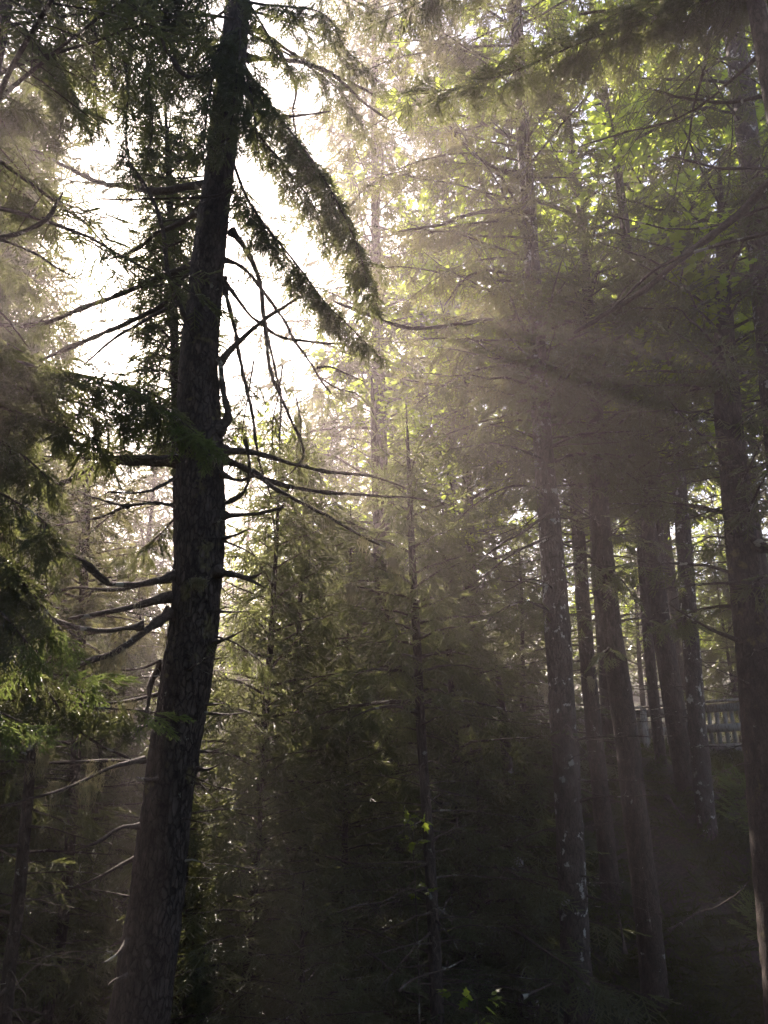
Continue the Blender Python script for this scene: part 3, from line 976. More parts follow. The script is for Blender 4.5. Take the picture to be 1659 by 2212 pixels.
# ------------------------------------------------------------------ traced trunks of the middle distance
def traced_tree(label, pts, wid, Y, bark, seed, crown=None, dead=None, top=2.0, sides=28, fol='needle', extra=None, lich=None, name='spruce_tree', green=None):
    rng = np.random.default_rng(seed)
    tp, tr = traced_trunk(pts, Y, wid, True, top, 170)
    t = thing(name, label, 'tree', tp[0])
    G = Geo()
    G.add(trunk_geo(tp, tr, sides, rng, 0.10, 0.05))
    trunk = part('trunk', G, [M[bark]], t, True)
    if crown:
        for cr in (crown if isinstance(crown, list) else [crown]):
            G = Geo()
            cr = dict(cr)
            py0, py1 = cr.pop('py')
            px = pts[-1][0]
            z0, z1 = at(px, py0, Y)[2], at(px, py1, Y)[2]
            f = cr.pop('fol', fol)
            grow_crown(G, tp, tr, rng, z0, min(z1, tp[-1][2] - 0.05), cr.pop('nb'), cr.pop('len'), cr.pop('lod', 1), **cr)
            part('crown', G, [M['twig'], M[f]], t)
    if dead:
        py0, py1, nb, l0 = dead[:4]
        px = pts[0][0]
        dead_branches(None, tp, tr, rng, at(px, py0, Y)[2], at(px, py1, Y)[2], nb, l0, 0, dead[4] if len(dead) > 4 else 0.010,
                      each=lambda g: part('dead_branch', g, [M['twig']], t, True))
    if extra:
        for pts_, w0, w1, y0, y1, ntw in extra:
            p = trace(pts_, y0, y1)
            g = Geo()
            q = bare_branch(g, p, rng, px_r(w0, p[0]), px_r(w1, p[-1]), 0, ntw, 0.3, 0.004, 7, -0.1, 2, 0.02)
            part('branch', g, [M['twig']], t, True)
    for pts_, y0, y1, lmax, hang, mt in green or []:
        p = trace(pts_, y0, y1)
        g, F = Geo(), Geo()
        g.add(tubes(p, np.linspace(0.02, 0.004, len(p)), 6))
        wp, wr, org, fw, sz, u = bough(p, rng, lod=1, f0=0.12, step=0.12, lmax=lmax, droop=0.6, hang=hang, sstep=0.17, size=0.9, keep=0.8)
        g.add(tubes(wp, wr, 3))
        b_ = part('bough', g, [M['twig']], t, True)
        F.add(place(TPL[1], np.vstack([org, p[-1:]]), np.vstack([fw, p[-1:] - p[-2:-1]]), np.append(sz, 0.3), rng))
        part('foliage', F, [M[mt]], b_)
    if lich:
        for a, b, yy in lich:
            g = Geo()
            lichen_geo(g, [at(a, b, yy)], rng, 0.25, 16, 0.008)
            part('beard_lichen', g, [M['lichen']], trunk)
    return t


# thin pale-spotted trunk right of the middle
traced_tree('tall spruce right of the middle with pale lichen spots on its lower trunk',
            [(1252, 2212), (1238, 1950), (1226, 1700), (1213, 1500), (1200, 1300), (1188, 1150), (1176, 1000), (1166, 850), (1156, 660), (1143, 480), (1128, 250), (1112, 0), (1100, -150)],
            [74, 70, 64, 62, 62, 54, 48, 44, 38, 36, 33, 30, 26], 9.3, 'palebark', 51,
            crown=[dict(py=(1010, 690), nb=34, len=lambda u: 1.35, droop=0.5, hang=0.25, step=0.16, sstep=0.17, lm=0.32),
                   dict(py=(900, 250), nb=56, len=lambda u: 2.3, rise=0.18, sag=0.42, fol='brown', droop=0.55, hang=0.35, step=0.19, sstep=0.2, size=0.95, lm=0.2, azf=lambda a, z, r: not ((a < 1.3 or a > 5.0) and r.random() < 0.7)),
                   dict(py=(240, -150), nb=34, len=lambda u: 2.1, rise=0.2, sag=0.4, fol='brown', droop=0.5, hang=0.3, step=0.2, sstep=0.22, lm=0.22, azf=lambda a, z, r: not ((a < 1.3 or a > 5.0) and r.random() < 0.7))],
            dead=(1950, 900, 46, 1.3), top=2.5, sides=36,
            extra=[([(1150, 455), (1080, 455), (1010, 465), (940, 490), (860, 500)], 12, 5, 9.2, 8.4, 9),
                   ([(1150, 610), (1100, 590), (1050, 585), (1000, 605), (960, 660)], 10, 4, 9.2, 8.6, 9),
                   ([(1143, 305), (1090, 290), (1030, 260), (960, 240)], 10, 4, 9.3, 9.5, 7),
                   ([(1150, 390), (1090, 370), (1020, 330), (960, 260)], 9, 4, 9.2, 8.7, 7),
                   ([(1160, 680), (1050, 690), (950, 705), (850, 700), (720, 650)], 11, 6, 9.2, 8.0, 10),
                   ([(1190, 1105), (1130, 1150), (1075, 1180), (1010, 1235)], 6, 3, 9.0, 8.2, 4),
                   ([(1192, 1150), (1120, 1190), (1060, 1230), (1040, 1270)], 6, 3, 9.0, 8.0, 4)],
            lich=[(1175, 1480, 9.0)],
            green=[([(1112, 30), (1000, -10), (880, 0), (760, 40), (670, 110)], 9.3, 9.0, 0.5, 0.45, 'brown'),
                   ([(1118, 150), (1000, 110), (880, 120), (780, 160), (700, 230)], 9.3, 8.6, 0.5, 0.45, 'brown'),
                   ([(1125, 235), (1010, 210), (900, 225), (800, 275), (730, 330)], 9.3, 9.6, 0.5, 0.45, 'brown'),
                   ([(1135, 350), (1020, 330), (900, 350), (800, 400), (750, 450)], 9.3, 8.8, 0.5, 0.4, 'brown'),
                   ([(1145, 480), (1040, 480), (940, 500), (850, 540), (800, 580)], 9.3, 9.8, 0.45, 0.4, 'brown'),
                   ([(1150, 560), (1050, 560), (960, 590), (880, 650)], 9.3, 8.6, 0.4, 0.35, 'brown'),
                   ([(1165, 800), (1080, 790), (1000, 810), (930, 850), (880, 890)], 9.3, 8.4, 0.4, 0.3, 'needle'),
                   ([(1185, 1060), (1110, 1050), (1040, 1080), (980, 1130)], 9.3, 8.5, 0.35, 0.25, 'needle'),
                   ([(1190, 1000), (1250, 980), (1320, 1000), (1380, 1040)], 9.2, 8.6, 0.35, 0.25, 'needle'),
                   ([(1205, 1330), (1140, 1300), (1080, 1320), (1030, 1370)], 9.2, 8.6, 0.28, 0.2, 'needle'),
                   ([(1205, 1230), (1270, 1215), (1330, 1240), (1370, 1290)], 9.2, 8.7, 0.28, 0.2, 'needle')])

traced_tree('rough barked spruce trunk at the top right corner with horizontal dead branches',
            [(1700, 1100), (1672, 850), (1652, 650), (1634, 480), (1610, 260), (1580, 20), (1560, -150)],
            [66, 62, 56, 52, 50, 46, 40], 8.2, 'palebark', 52,
            crown=dict(py=(420, -200), nb=14, len=lambda u: 1.9, droop=0.5, hang=0.3, step=0.26, sstep=0.24, lm=0.22, fol='brown', azf=lambda a, z, r: r.random() < 0.75),
            dead=(1300, 300, 30, 1.2), top=2.5, sides=36,
            extra=[([(1595, 180), (1520, 175), (1440, 172), (1380, 168)], 8, 4, 8.1, 7.6, 7),
                   ([(1590, 60), (1540, 45), (1470, 38), (1400, 25)], 9, 5, 8.1, 7.6, 7),
                   ([(1600, 245), (1560, 240), (1520, 232), (1470, 262)], 7, 3, 8.1, 7.8, 6)])

traced_tree('thick black spruce trunk near the right edge in front of the boardwalk railing',
            [(1700, 2212), (1672, 1900), (1648, 1650), (1626, 1400), (1604, 1200), (1588, 1050), (1574, 900), (1566, 750), (1560, 560), (1556, 420)],
            [96, 90, 84, 76, 72, 66, 62, 50, 30, 14], 8.6, 'heavybark', 53,
            crown=[dict(py=(960, 440), nb=50, len=lambda u: 1.7, droop=0.5, hang=0.25, step=0.18, sstep=0.18, lm=0.28),
                   dict(py=(1350, 980), nb=14, len=lambda u: 1.1, droop=0.5, hang=0.2, step=0.18, sstep=0.18, lm=0.26)],
            dead=(1650, 900, 34, 1.0), top=0.6, sides=36,
            extra=[([(1600, 1150), (1640, 1175), (1680, 1200), (1720, 1250)], 20, 12, 8.5, 8.3, 4),
                   ([(1575, 1030), (1640, 1005), (1720, 985)], 6, 3, 8.3, 7.6, 5),
                   ([(1600, 1385), (1540, 1360), (1490, 1330), (1440, 1300)], 10, 3, 8.5, 8.2, 6),
                   ([(1590, 1260), (1520, 1262), (1450, 1270), (1390, 1275)], 7, 3, 8.5, 8.5, 6)])

traced_tree('dark leaning spruce trunk just right of the pale-spotted one',
            [(1420, 2212), (1400, 1980), (1372, 1750), (1345, 1530), (1318, 1350), (1302, 1200), (1292, 1060), (1284, 900), (1276, 760)],
            [64, 62, 60, 56, 54, 50, 46, 42, 36], 11.0, 'bark', 54,
            crown=[dict(py=(1050, 600), nb=75, len=lambda u: 2.0 - 0.8 * u, droop=0.5, hang=0.2, step=0.22, sstep=0.2, lm=0.3),
                   dict(py=(1420, 1060), nb=9, len=lambda u: 1.2, droop=0.5, hang=0.2, step=0.2, sstep=0.2, lm=0.28)],
            dead=(1650, 1000, 44, 1.3), top=2.5, sides=28)

traced_tree('slender lichen-grey spruce trunk standing before the railing, nearest the lit gap',
            [(1530, 1800), (1517, 1680), (1504, 1540), (1490, 1350), (1476, 1150), (1462, 980), (1450, 850), (1436, 640)],
            [46, 44, 42, 40, 36, 32, 28, 22], 13.5, 'palebark', 55,
            crown=dict(py=(1020, 560), nb=50, len=lambda u: 1.9 - 0.7 * u, droop=0.4, step=0.26, sstep=0.24, lm=0.3),
            dead=(1600, 950, 40, 1.2), top=2.0, sides=24)

traced_tree('thin spruce trunk between the leaning dark trunk and the grey one, by the railing',
            [(1428, 1640), (1416, 1540), (1402, 1400), (1390, 1250), (1376, 1050), (1364, 860)],
            [27, 26, 25, 23, 20, 16], 15.5, 'bark', 56,
            crown=dict(py=(1120, 760), nb=34, len=lambda u: 1.8 - 0.8 * u, lod=2, droop=0.4, step=0.26, sstep=0.26, lm=0.3),
            dead=(1560, 1150, 24, 1.0), top=1.5, sides=18)
traced_tree('very thin spruce trunk rising above the railing cap, second left of the grey trunk',
            [(1460, 1660), (1450, 1560), (1440, 1420), (1430, 1250), (1420, 1050)],
            [24, 23, 22, 20, 16], 16.2, 'palebark', 57,
            crown=dict(py=(1090, 800), nb=30, len=lambda u: 1.7 - 0.8 * u, lod=2, droop=0.4, step=0.26, sstep=0.26, lm=0.3),
            dead=(1560, 1150, 20, 0.9), top=3.0, sides=18)
traced_tree('mossy half-hidden spruce trunk between the pale-spotted and the dark leaning trunks',
            [(1312, 1850), (1296, 1700), (1281, 1560), (1270, 1440), (1258, 1280), (1244, 1080)],
            [44, 42, 40, 36, 34, 30], 12.6, 'bark', 58,
            crown=dict(py=(1180, 800), nb=44, len=lambda u: 1.9 - 0.7 * u, droop=0.45, step=0.24, sstep=0.22, lm=0.3),
            dead=(1750, 1150, 40, 1.2), top=2.5, sides=22, lich=[(1272, 1462, 12.3), (1278, 1468, 12.3)])

traced_tree('skinny spruce with a straight pole trunk in the middle of the picture',
            [(945, 2212), (936, 2000), (925, 1800), (911, 1600), (901, 1400), (890, 1200), (885, 1050), (881, 960)],
            [36, 30, 26, 24, 21, 18, 13, 8], 8.2, 'bark', 59,
            crown=[dict(py=(1560, 970), nb=46, len=lambda u: 0.85 * (1 - u) + 0.2, droop=0.5, hang=0.2, step=0.15, sstep=0.16, lm=0.36)],
            dead=(2200, 1500, 60, 1.1, 0.007), top=0.6, sides=16,
            lich=[(850, 1205, 8.0), (854, 1215, 8.0), (757, 1262, 7.9), (762, 1268, 7.9)])

traced_tree('dead grey snag with peeling bark in the dark hollow right of the middle',
            [(1128, 1990), (1118, 1880), (1106, 1760), (1095, 1640), (1080, 1500)],
            [40, 34, 28, 26, 20], 10.5, 'palebark', 60, dead=(1950, 1500, 16, 0.6), top=0.5, sides=18, name='dead_tree')
traced_tree('broken grey stump-like trunk standing in the hollow left of the snag',
            [(1046, 1860), (1040, 1780), (1032, 1690), (1028, 1620)],
            [46, 40, 36, 30], 12.0, 'palebark', 61, dead=(1840, 1650, 8, 0.5), top=0.3, sides=18, name='dead_tree')
traced_tree('hazy spruce trunk behind the skinny pole spruce, standing in the light beams',
            [(860, 1900), (848, 1700), (838, 1500), (830, 1380), (822, 1230), (814, 1040), (808, 920)],
            [40, 38, 36, 34, 32, 26, 18], 12.4, 'bark', 62,
            crown=dict(py=(1350, 930), nb=26, len=lambda u: 1.1 - 0.7 * u, droop=0.5, hang=0.2, step=0.2, sstep=0.2, lm=0.32, fol='brown'),
            dead=(1900, 1300, 36, 1.1), top=1.0, sides=20)
traced_tree('slim leaning spruce trunk low at the left side behind the lichen-hung branches',
            [(98, 2212), (125, 2080), (145, 1900), (160, 1700), (170, 1500), (180, 1300), (186, 1130), (190, 1000)],
            [28, 27, 26, 24, 22, 21, 18, 12], 9.8, 'bark', 63,
            crown=dict(py=(1420, 980), nb=44, len=lambda u: 1.5 * (1 - u) + 0.3, droop=0.55, hang=0.25, step=0.18, sstep=0.19, lm=0.34, fol='brown'),
            dead=(2200, 1400, 60, 1.0, 0.007), top=0.5, sides=16, lich=[(102, 1600, 6.2), (98, 1612, 6.2), (120, 1690, 6.2), (200, 1690, 6.2)])
traced_tree('thin black spruce trunk at the bottom left corner',
            [(8, 2212), (22, 2080), (38, 1960), (50, 1830), (62, 1700), (72, 1560)],
            [34, 32, 30, 28, 25, 22], 6.4, 'bark', 64, dead=(2212, 1600, 26, 0.8, 0.007), top=1.5, sides=18)


traced_tree('narrow hazy spruce close behind the upper part of the big trunk',
            [(395, 1800), (392, 1500), (386, 1200), (380, 900), (374, 650), (366, 430), (358, 250)],
            [26, 26, 25, 23, 19, 14, 8], 9.6, 'bark', 65,
            crown=dict(py=(960, 260), nb=112, len=lambda u: 0.72 - 0.3 * u, droop=0.5, hang=0.25, step=0.14, sstep=0.15, lm=0.45, size=1.15),
            dead=(1700, 850, 30, 0.9), top=0.4, sides=16)


# ------------------------------------------------------------------ young bushy spruces and the trees behind
def proto(kind, seed):
    """tree built at the origin: returns (list of (name, mesh)), nominal height"""
    rng = np.random.default_rng(seed)
    out = []
    if kind in ('bushy', 'dense'):
        h = 7.0
        tp = np.stack([0.05 * np.sin(np.linspace(0, 5, 40)), 0.05 * np.cos(np.linspace(0, 4, 40)) - 0.05, np.linspace(-0.2, h, 40)], 1)
        tr = np.linspace(0.085, 0.012, 40)
        G = Geo()
        grow_crown(G, tp, tr, rng, 0.7, h - 0.05, 84 if kind == 'bushy' else 190, lambda u: 1.75 * (1 - u) ** 0.8 + 0.14, 1, droop=0.5, hang=0.25, step=0.19, sstep=0.19, lm=0.36, rise=0.12, sag=0.5, size=1.2)
        D = Geo()
        dead_branches(D, tp, tr, rng, 0.1, 2.0, 24, 1.1, 0, 0.008, 5, 0.3)
    elif kind == 'tall':
        h = 17.0
        tp = np.stack([0.15 * np.sin(np.linspace(0, 3, 60)), 0.12 * np.cos(np.linspace(0, 4, 60)) - 0.12, np.linspace(-0.3, h, 60)], 1)
        tr = np.linspace(0.17, 0.015, 60)
        G = Geo()
        grow_crown(G, tp, tr, rng, 5.0, h - 0.05, 120, lambda u: 2.5 * (1 - u) ** 0.8 + 0.15, 2, droop=0.5, hang=0.3, step=0.30, sstep=0.3, lm=0.3, rise=0.2, sag=0.5)
        D = Geo()
        dead_branches(D, tp, tr, rng, 1.0, 7.0, 60, 1.6, 0, 0.012, 5, 0.4, levels=1)
    else:
        h = 14.0
        tp = np.stack([np.zeros(20), np.zeros(20), np.linspace(-0.5, h, 20)], 1)
        tr = np.linspace(0.17, 0.02, 20)
        G = Geo()
        grow_crown(G, tp, tr, rng, 1.8, h - 0.05, 120, lambda u: 2.3 * (1 - u) ** 0.8 + 0.15, 3, droop=0.45, hang=0.0, step=0.4, sstep=0.36, lm=0.34, rise=0.15, sag=0.45)
        D = None
    T = Geo()
    T.add(trunk_geo(tp, tr, 12, rng, 0.08, 0.03))
    out.append(('trunk', T.mesh('trunk', [M['bark']], True)))
    out.append(('crown', G.mesh('crown', [M['twig'], M['needle'] if kind != 'far' else M['needle']])))
    if D is not None:
        out.append(('dead_branches', D.mesh('dead_branches', [M['twig']], True)))
    return out, h


def maple_proto(seed, h=10.0, nleaf=12):
    rng = np.random.default_rng(seed)
    W, Lf = Geo(), Geo()
    tp = resample(np.array([[0, 0, -0.3], [0.1, 0.05, h * 0.3], [-0.1, 0.15, h * 0.6], [0.1, 0, h]]), 40)
    tr = np.linspace(0.11, 0.02, 40)
    W.add(trunk_geo(tp, tr, 12, rng, 0.06, 0.01))
    # leaf outline: five-lobed, folded on the midrib
    ol = np.array([[0, 0, 0], [.28, -.42, .0], [.45, -.2, 0], [.75, -.32, -.03], [.72, -.1, 0], [1.1, 0, -.08], [.72, .1, 0], [.75, .32, -.03], [.45, .2, 0], [.28, .42, 0], [.35, 0, .05]])
    of = np.array([(10, i, i + 1) for i in range(0, 9)] + [(10, 9, 0)])
    org, fwd, siz = [], [], []
    az = 0.0
    B = Geo()
    for i in range(34):
        u = (i + rng.random()) / 34
        z = h * (0.25 + 0.72 * u)
        az += 2.4 + rng.normal(0, .3)
        c, r = at_path(tp, tr, z)
        l = (2.7 * (1 - u) ** 0.6 + 0.5) * rng.uniform(.7, 1.15)
        d = np.array([math.cos(az), math.sin(az), 0])
        t = np.linspace(0, 1, 9)
        p = c + d * (l * t)[:, None]
        p[:, 2] += l * (0.45 * t - 0.22 * t ** 2)
        p += np.cumsum(rng.normal(0, 0.03 * l / 2, p.shape), 0) * (t > 0)[:, None]
        B.add(tubes(p, 0.004 + 0.022 * (1 - t) * l / 2.5, 5))
        for a, b in twigs(p, rng, int(7 * l), 0.9, 0.006, 0.2, 0.15, 0.7, 2):
            B.add(tubes(a, b, 3))
            k = nleaf if len(a) > 3 else nleaf // 2
            for q in a:
                tt = rng.uniform(0.15, 1.0, k)
                ii = np.clip((tt * 4).astype(int), 0, 3)
                o = q[ii] + (q[ii + 1] - q[ii]) * (tt * 4 - ii)[:, None] + rng.normal(0, 0.05, (k, 3))
                org.append(o)
                f = norm(rng.normal(0, 1, (k, 3)) * [1, 1, .35] + (q[-1] - q[0]) * 0.5 - np.array([0, 0, 0.25]))
                fwd.append(f)
                siz.append(rng.uniform(0.055, 0.105, k))
    Lf.add(place([(ol, of)], np.vstack(org), np.vstack(fwd), np.concatenate(siz), rng, 0.35))
    return [('trunk', W.mesh('trunk', [M['bark']], True)), ('branches', B.mesh('branches', [M['bark']])), ('crown', Lf.mesh('crown', [M['maple']]))], h


PROTO = {('bushy', 0): proto('bushy', 201), ('bushy', 1): proto('bushy', 202), ('bushy', 2): proto('bushy', 203), ('dense', 0): proto('dense', 205), ('dense', 1): proto('dense', 206), ('tall', 0): proto('tall', 211), ('tall', 1): proto('tall', 212),
         ('far', 0): proto('far', 221), ('far', 1): proto('far', 222), ('maple', 0): maple_proto(231), ('maple', 1): maple_proto(232, 9.0)}
CAT = {'dense': 'spruce_tree', 'bushy': 'spruce_tree', 'tall': 'spruce_tree', 'far': 'spruce_tree', 'maple': 'maple_tree'}
_n = [0]


def stand(kind, px, py_ref, Y, top_py, label, group=None, height=None, wide=1.0):
    i = _n[0]
    _n[0] += 1
    parts, h0 = PROTO[(kind, i % (3 if kind == 'bushy' else 2))]
    x = float(at(px, py_ref, Y)[0])
    z0 = float(ground_z(x, Y))
    h = height or float(at(px, top_py, Y)[2]) - z0
    s = h / h0
    t = thing(CAT[kind], label, 'tree', (x, Y, z0), group)
    w = s ** 0.6 * wide if kind != 'maple' else s
    t.scale = (w, w, s)
    t.rotation_euler = (0, 0, (i * 2.1) % 6.28)
    for nm, me in parts:
        link(nm, me, t)
    return t


G1 = 'young spruces of the undergrowth'
for _a in [
    (700, 1000, 21.0, 850, 1.1, 'young spruce with its pointed top in the beams just right of the big trunk'),
    (565, 1450, 9.2, 960, 0.95, 'bushy light green spruce touching the right side of the big dark trunk at half height'),
    (655, 1400, 10.8, 930, 0.9, 'second light green spruce from the big dark trunk, a little right of the first'),
    (970, 1350, 10.2, 1090, 1.15, 'dark bushy spruce just right of the skinny pole spruce'),
    (740, 1350, 13.0, 1090, 1.1, 'bushy spruce between the big dark trunk and the hazy trunk in the beams'),
    (1030, 1150, 19.0, 860, 1.1, 'hazy spruce in the shade band left of the pale-spotted trunk'),
    (840, 950, 25.0, 800, 1.1, 'pale hazy spruce top at the foot of the bright sky gap'),
    (-20, 1150, 8.6, 900, 1.1, 'dim spruce behind the hanging boughs at the left edge'),
    (165, 1050, 16.5, 975, 1.2, 'hazy spruce low under the sun, its top standing in the lit gap at the left'),
    (150, 1250, 23.0, 1000, 1.3, 'faint hazy spruce behind the crooked branches at the left'),
    (305, 1150, 20.0, 970, 1.5, 'pale spruce seen between the crooked branches and the big trunk'),
    (235, 1550, 14.5, 1320, 1.15, 'small hazy spruce behind the beard lichen left of the big trunk'),
    (60, 1700, 11.0, 1540, 1.2, 'low spruce filling the left edge below the bright green bough tips'),
    (540, 1800, 8.0, 1560, 1.2, 'low dark spruce at the right foot of the big trunk'),
    (760, 1800, 9.0, 1480, 1.2, 'dark spruce with sunlit twigs left of the pole trunk, low in the picture'),
    (660, 2050, 7.2, 1900, 1.2, 'small spruce at the bottom edge whose tip catches the sun'),
    (1020, 1800, 9.6, 1640, 1.2, 'low black spruce in the hollow between pole and pale-spotted trunks'),
    (1575, 1400, 20.5, 1180, 1.0, 'dark spruce beyond the right end of the railing'),
    (1700, 1400, 19.0, 1150, 1.0, 'dark spruce beyond the railing at the very right edge'),
    (1120, 1350, 14.5, 1180, 1.2, 'dim spruce in the shade left of the pale-spotted trunk at half height'),
]:
    stand('dense' if len(_a) > 6 else 'bushy', *_a[:4], _a[5], G1, None, _a[4])

G2 = 'tall spruces of the forest behind'
stand('tall', 835, 600, 18.0, -300, 'tall brownish spruce left of the pale-spotted trunk, beyond the drooping dark bough', G2)
stand('tall', 950, 600, 23.0, -200, 'tall hazy spruce behind the bare branches of the pale-spotted one', G2)
stand('tall', 1230, 500, 23.0, 250, 'tall spruce behind the maple, right of the upper pale-spotted trunk', G2)
stand('tall', 1560, 700, 18.0, -300, 'tall dark spruce behind the black trunk near the right edge', G2)
stand('tall', 1690, 700, 16.0, -300, 'dark spruce at the right edge behind the rough barked trunk', G2)
stand('tall', 1400, 800, 24.0, 150, 'tall spruce far behind the railing, above the grey trunk', G2)
stand('dense', -20, 600, 11.0, 150, 'tall dense spruce at the left edge beside the sun', G2, None, 1.0)
stand('tall', 60, 400, 24.0, 290, 'hazy spruce whose top stands left of the sun', G2)

stand('maple', 1330, 350, 14.5, -30, 'big maple with backlit yellow green leaves between the pale-spotted and rough barked trunks')
stand('maple', 1215, 350, 16.5, -20, 'maple with shining leaves just right of the upper pale-spotted trunk')
stand('maple', 1480, 330, 17.0, 30, 'maple with greener leaves behind the horizontal dead branches at the upper right')
stand('maple', 1010, 780, 19.0, 430, 'maple glowing yellow green behind the bare branches in the middle of the picture')
stand('maple', 960, 900, 22.5, 700, 'small maple shining between the shade band and the pole spruce top')
stand('maple', 650, 1200, 19.0, 1060, 'low maple with a patch of shining leaves right of the big trunk')
stand('maple', 1580, 1350, 26.0, 1050, 'pale maple in the bright clearing behind the black trunk at the right')
stand('maple', 1370, 1350, 27.0, 1080, 'pale maple far beyond the railing between the thin trunks')

G3 = 'distant spruces on the slope behind'
for k, (px, Y, tp_, lab) in enumerate([
    (-150, 30, 860, 'distant spruce at the far left beyond the frame edge'),
    (-10, 34, 860, 'distant hazy spruce at the left edge below the sun'),
    (110, 31, 930, 'distant hazy spruce straight below the sun'),
    (230, 36, 920, 'distant pale spruce right below the brightest glow'),
    (340, 32, 950, 'distant pale spruce close to the left side of the big trunk'),
    (450, 36, 1010, 'distant spruce hidden mostly behind the big trunk'),
    (545, 33, 920, 'distant pale spruce just right of the big trunk under the sky gap'),
    (660, 38, 890, 'distant spruce under the middle of the sky gap'),
    (770, 30, 850, 'distant spruce at the right end of the sky gap'),
    (860, 34, 800, 'distant spruce behind the hazy trunk in the beams'),
    (960, 30, 870, 'distant spruce behind the glowing middle maple'),
    (1060, 33, 930, 'distant spruce just left of the pale-spotted trunk'),
    (1160, 36, 990, 'distant spruce straight behind the pale-spotted trunk'),
    (1260, 31, 1010, 'distant spruce behind the mossy half-hidden trunk'),
    (1350, 38, 960, 'distant spruce behind the thin trunks by the railing'),
    (1450, 40, 900, 'distant spruce above the railing behind the grey trunk'),
    (1550, 36, 860, 'distant spruce behind the black trunk near the right edge'),
    (1660, 32, 450, 'distant spruce at the right edge'),
    (1780, 30, 420, 'distant spruce past the right edge'),
]):
    stand('far', px, 1000, Y, tp_, lab, G3)


# far wood: one mass on the slope behind
def far_wood():
    rng = np.random.default_rng(77)
    G = Geo()
    parts, h0 = PROTO[('far', 0)]
    me = parts[1][1]
    nv = len(me.vertices)
    v = np.empty(nv * 3, np.float32)
    me.vertices.foreach_get('co', v)
    v = v.reshape(-1, 3)
    nf = len(me.polygons)
    lt = np.empty(nf, np.int32)
    me.polygons.foreach_get('loop_total', lt)
    li = np.empty(len(me.loops), np.int32)
    me.loops.foreach_get('vertex_index', li)
    st = np.concatenate([[0], np.cumsum(lt)[:-1]])
    tri = li[st[lt == 3][:, None] + np.arange(3)]
    keep = rng.random(len(tri)) < 0.75
    tri = tri[keep]
    for k in range(46):
        ang = math.radians(rng.uniform(-34, 33))
        Y = rng.uniform(44, 66)
        x = Y * math.tan(ang)
        z = float(ground_z(x, Y))
        s = rng.uniform(0.55, 0.75) if ang < math.radians(2) else rng.uniform(0.6, 0.85)
        a = rng.uniform(0, 6.28)
        R = np.array([[math.cos(a), math.sin(a), 0], [-math.sin(a), math.cos(a), 0], [0, 0, 1]])
        G.add(((v * [1.1, 1.1, s]) @ R + [x, Y, z], tri))
    o = link('far_wood', G.mesh('far_wood', [M['needle']]))
    o['kind'] = 'stuff'


far_wood()


# the same forest goes on round and behind the viewer and keeps the hollow dark
G4 = 'spruces of the forest behind the viewer'
_r = np.random.default_rng(5)
for k in range(46):
    while True:
        a = math.radians(_r.uniform(40, 320))
        d = 6.0 + 24 * _r.random() ** 0.7
        x, y = d * math.sin(a), d * math.cos(a)
        if not (y > 0 and abs(x) < 0.75 * y + 3.0):
            break
    if x > 2 and y > -9:
        continue
    parts, h0 = PROTO[('far', k % 2)]
    t = thing('spruce_tree', 'spruce of the forest behind the viewer, outside the picture', 'tree', (x, y, float(ground_z(x, y))), G4)
    s_ = _r.uniform(1.0, 1.4)
    t.scale = (s_ * 1.15, s_ * 1.15, s_)
    t.rotation_euler = (0, 0, _r.uniform(0, 6.28))
    for nm, me in parts:
        link(nm, me, t)


# ------------------------------------------------------------------ boardwalk and railing
def box(c, ax, ay, az):
    """box from a centre and three half-axis vectors"""
    c, ax, ay, az = map(np.asarray, (c, ax, ay, az))
    s = np.array([[-1, -1, -1], [1, -1, -1], [1, 1, -1], [-1, 1, -1], [-1, -1, 1], [1, -1, 1], [1, 1, 1], [-1, 1, 1]])
    v = c + s[:, :1] * ax + s[:, 1:2] * ay + s[:, 2:] * az
    return v, np.array([(0, 3, 2, 1), (4, 5, 6, 7), (0, 1, 5, 4), (1, 2, 6, 5), (2, 3, 7, 6), (3, 0, 4, 7)])


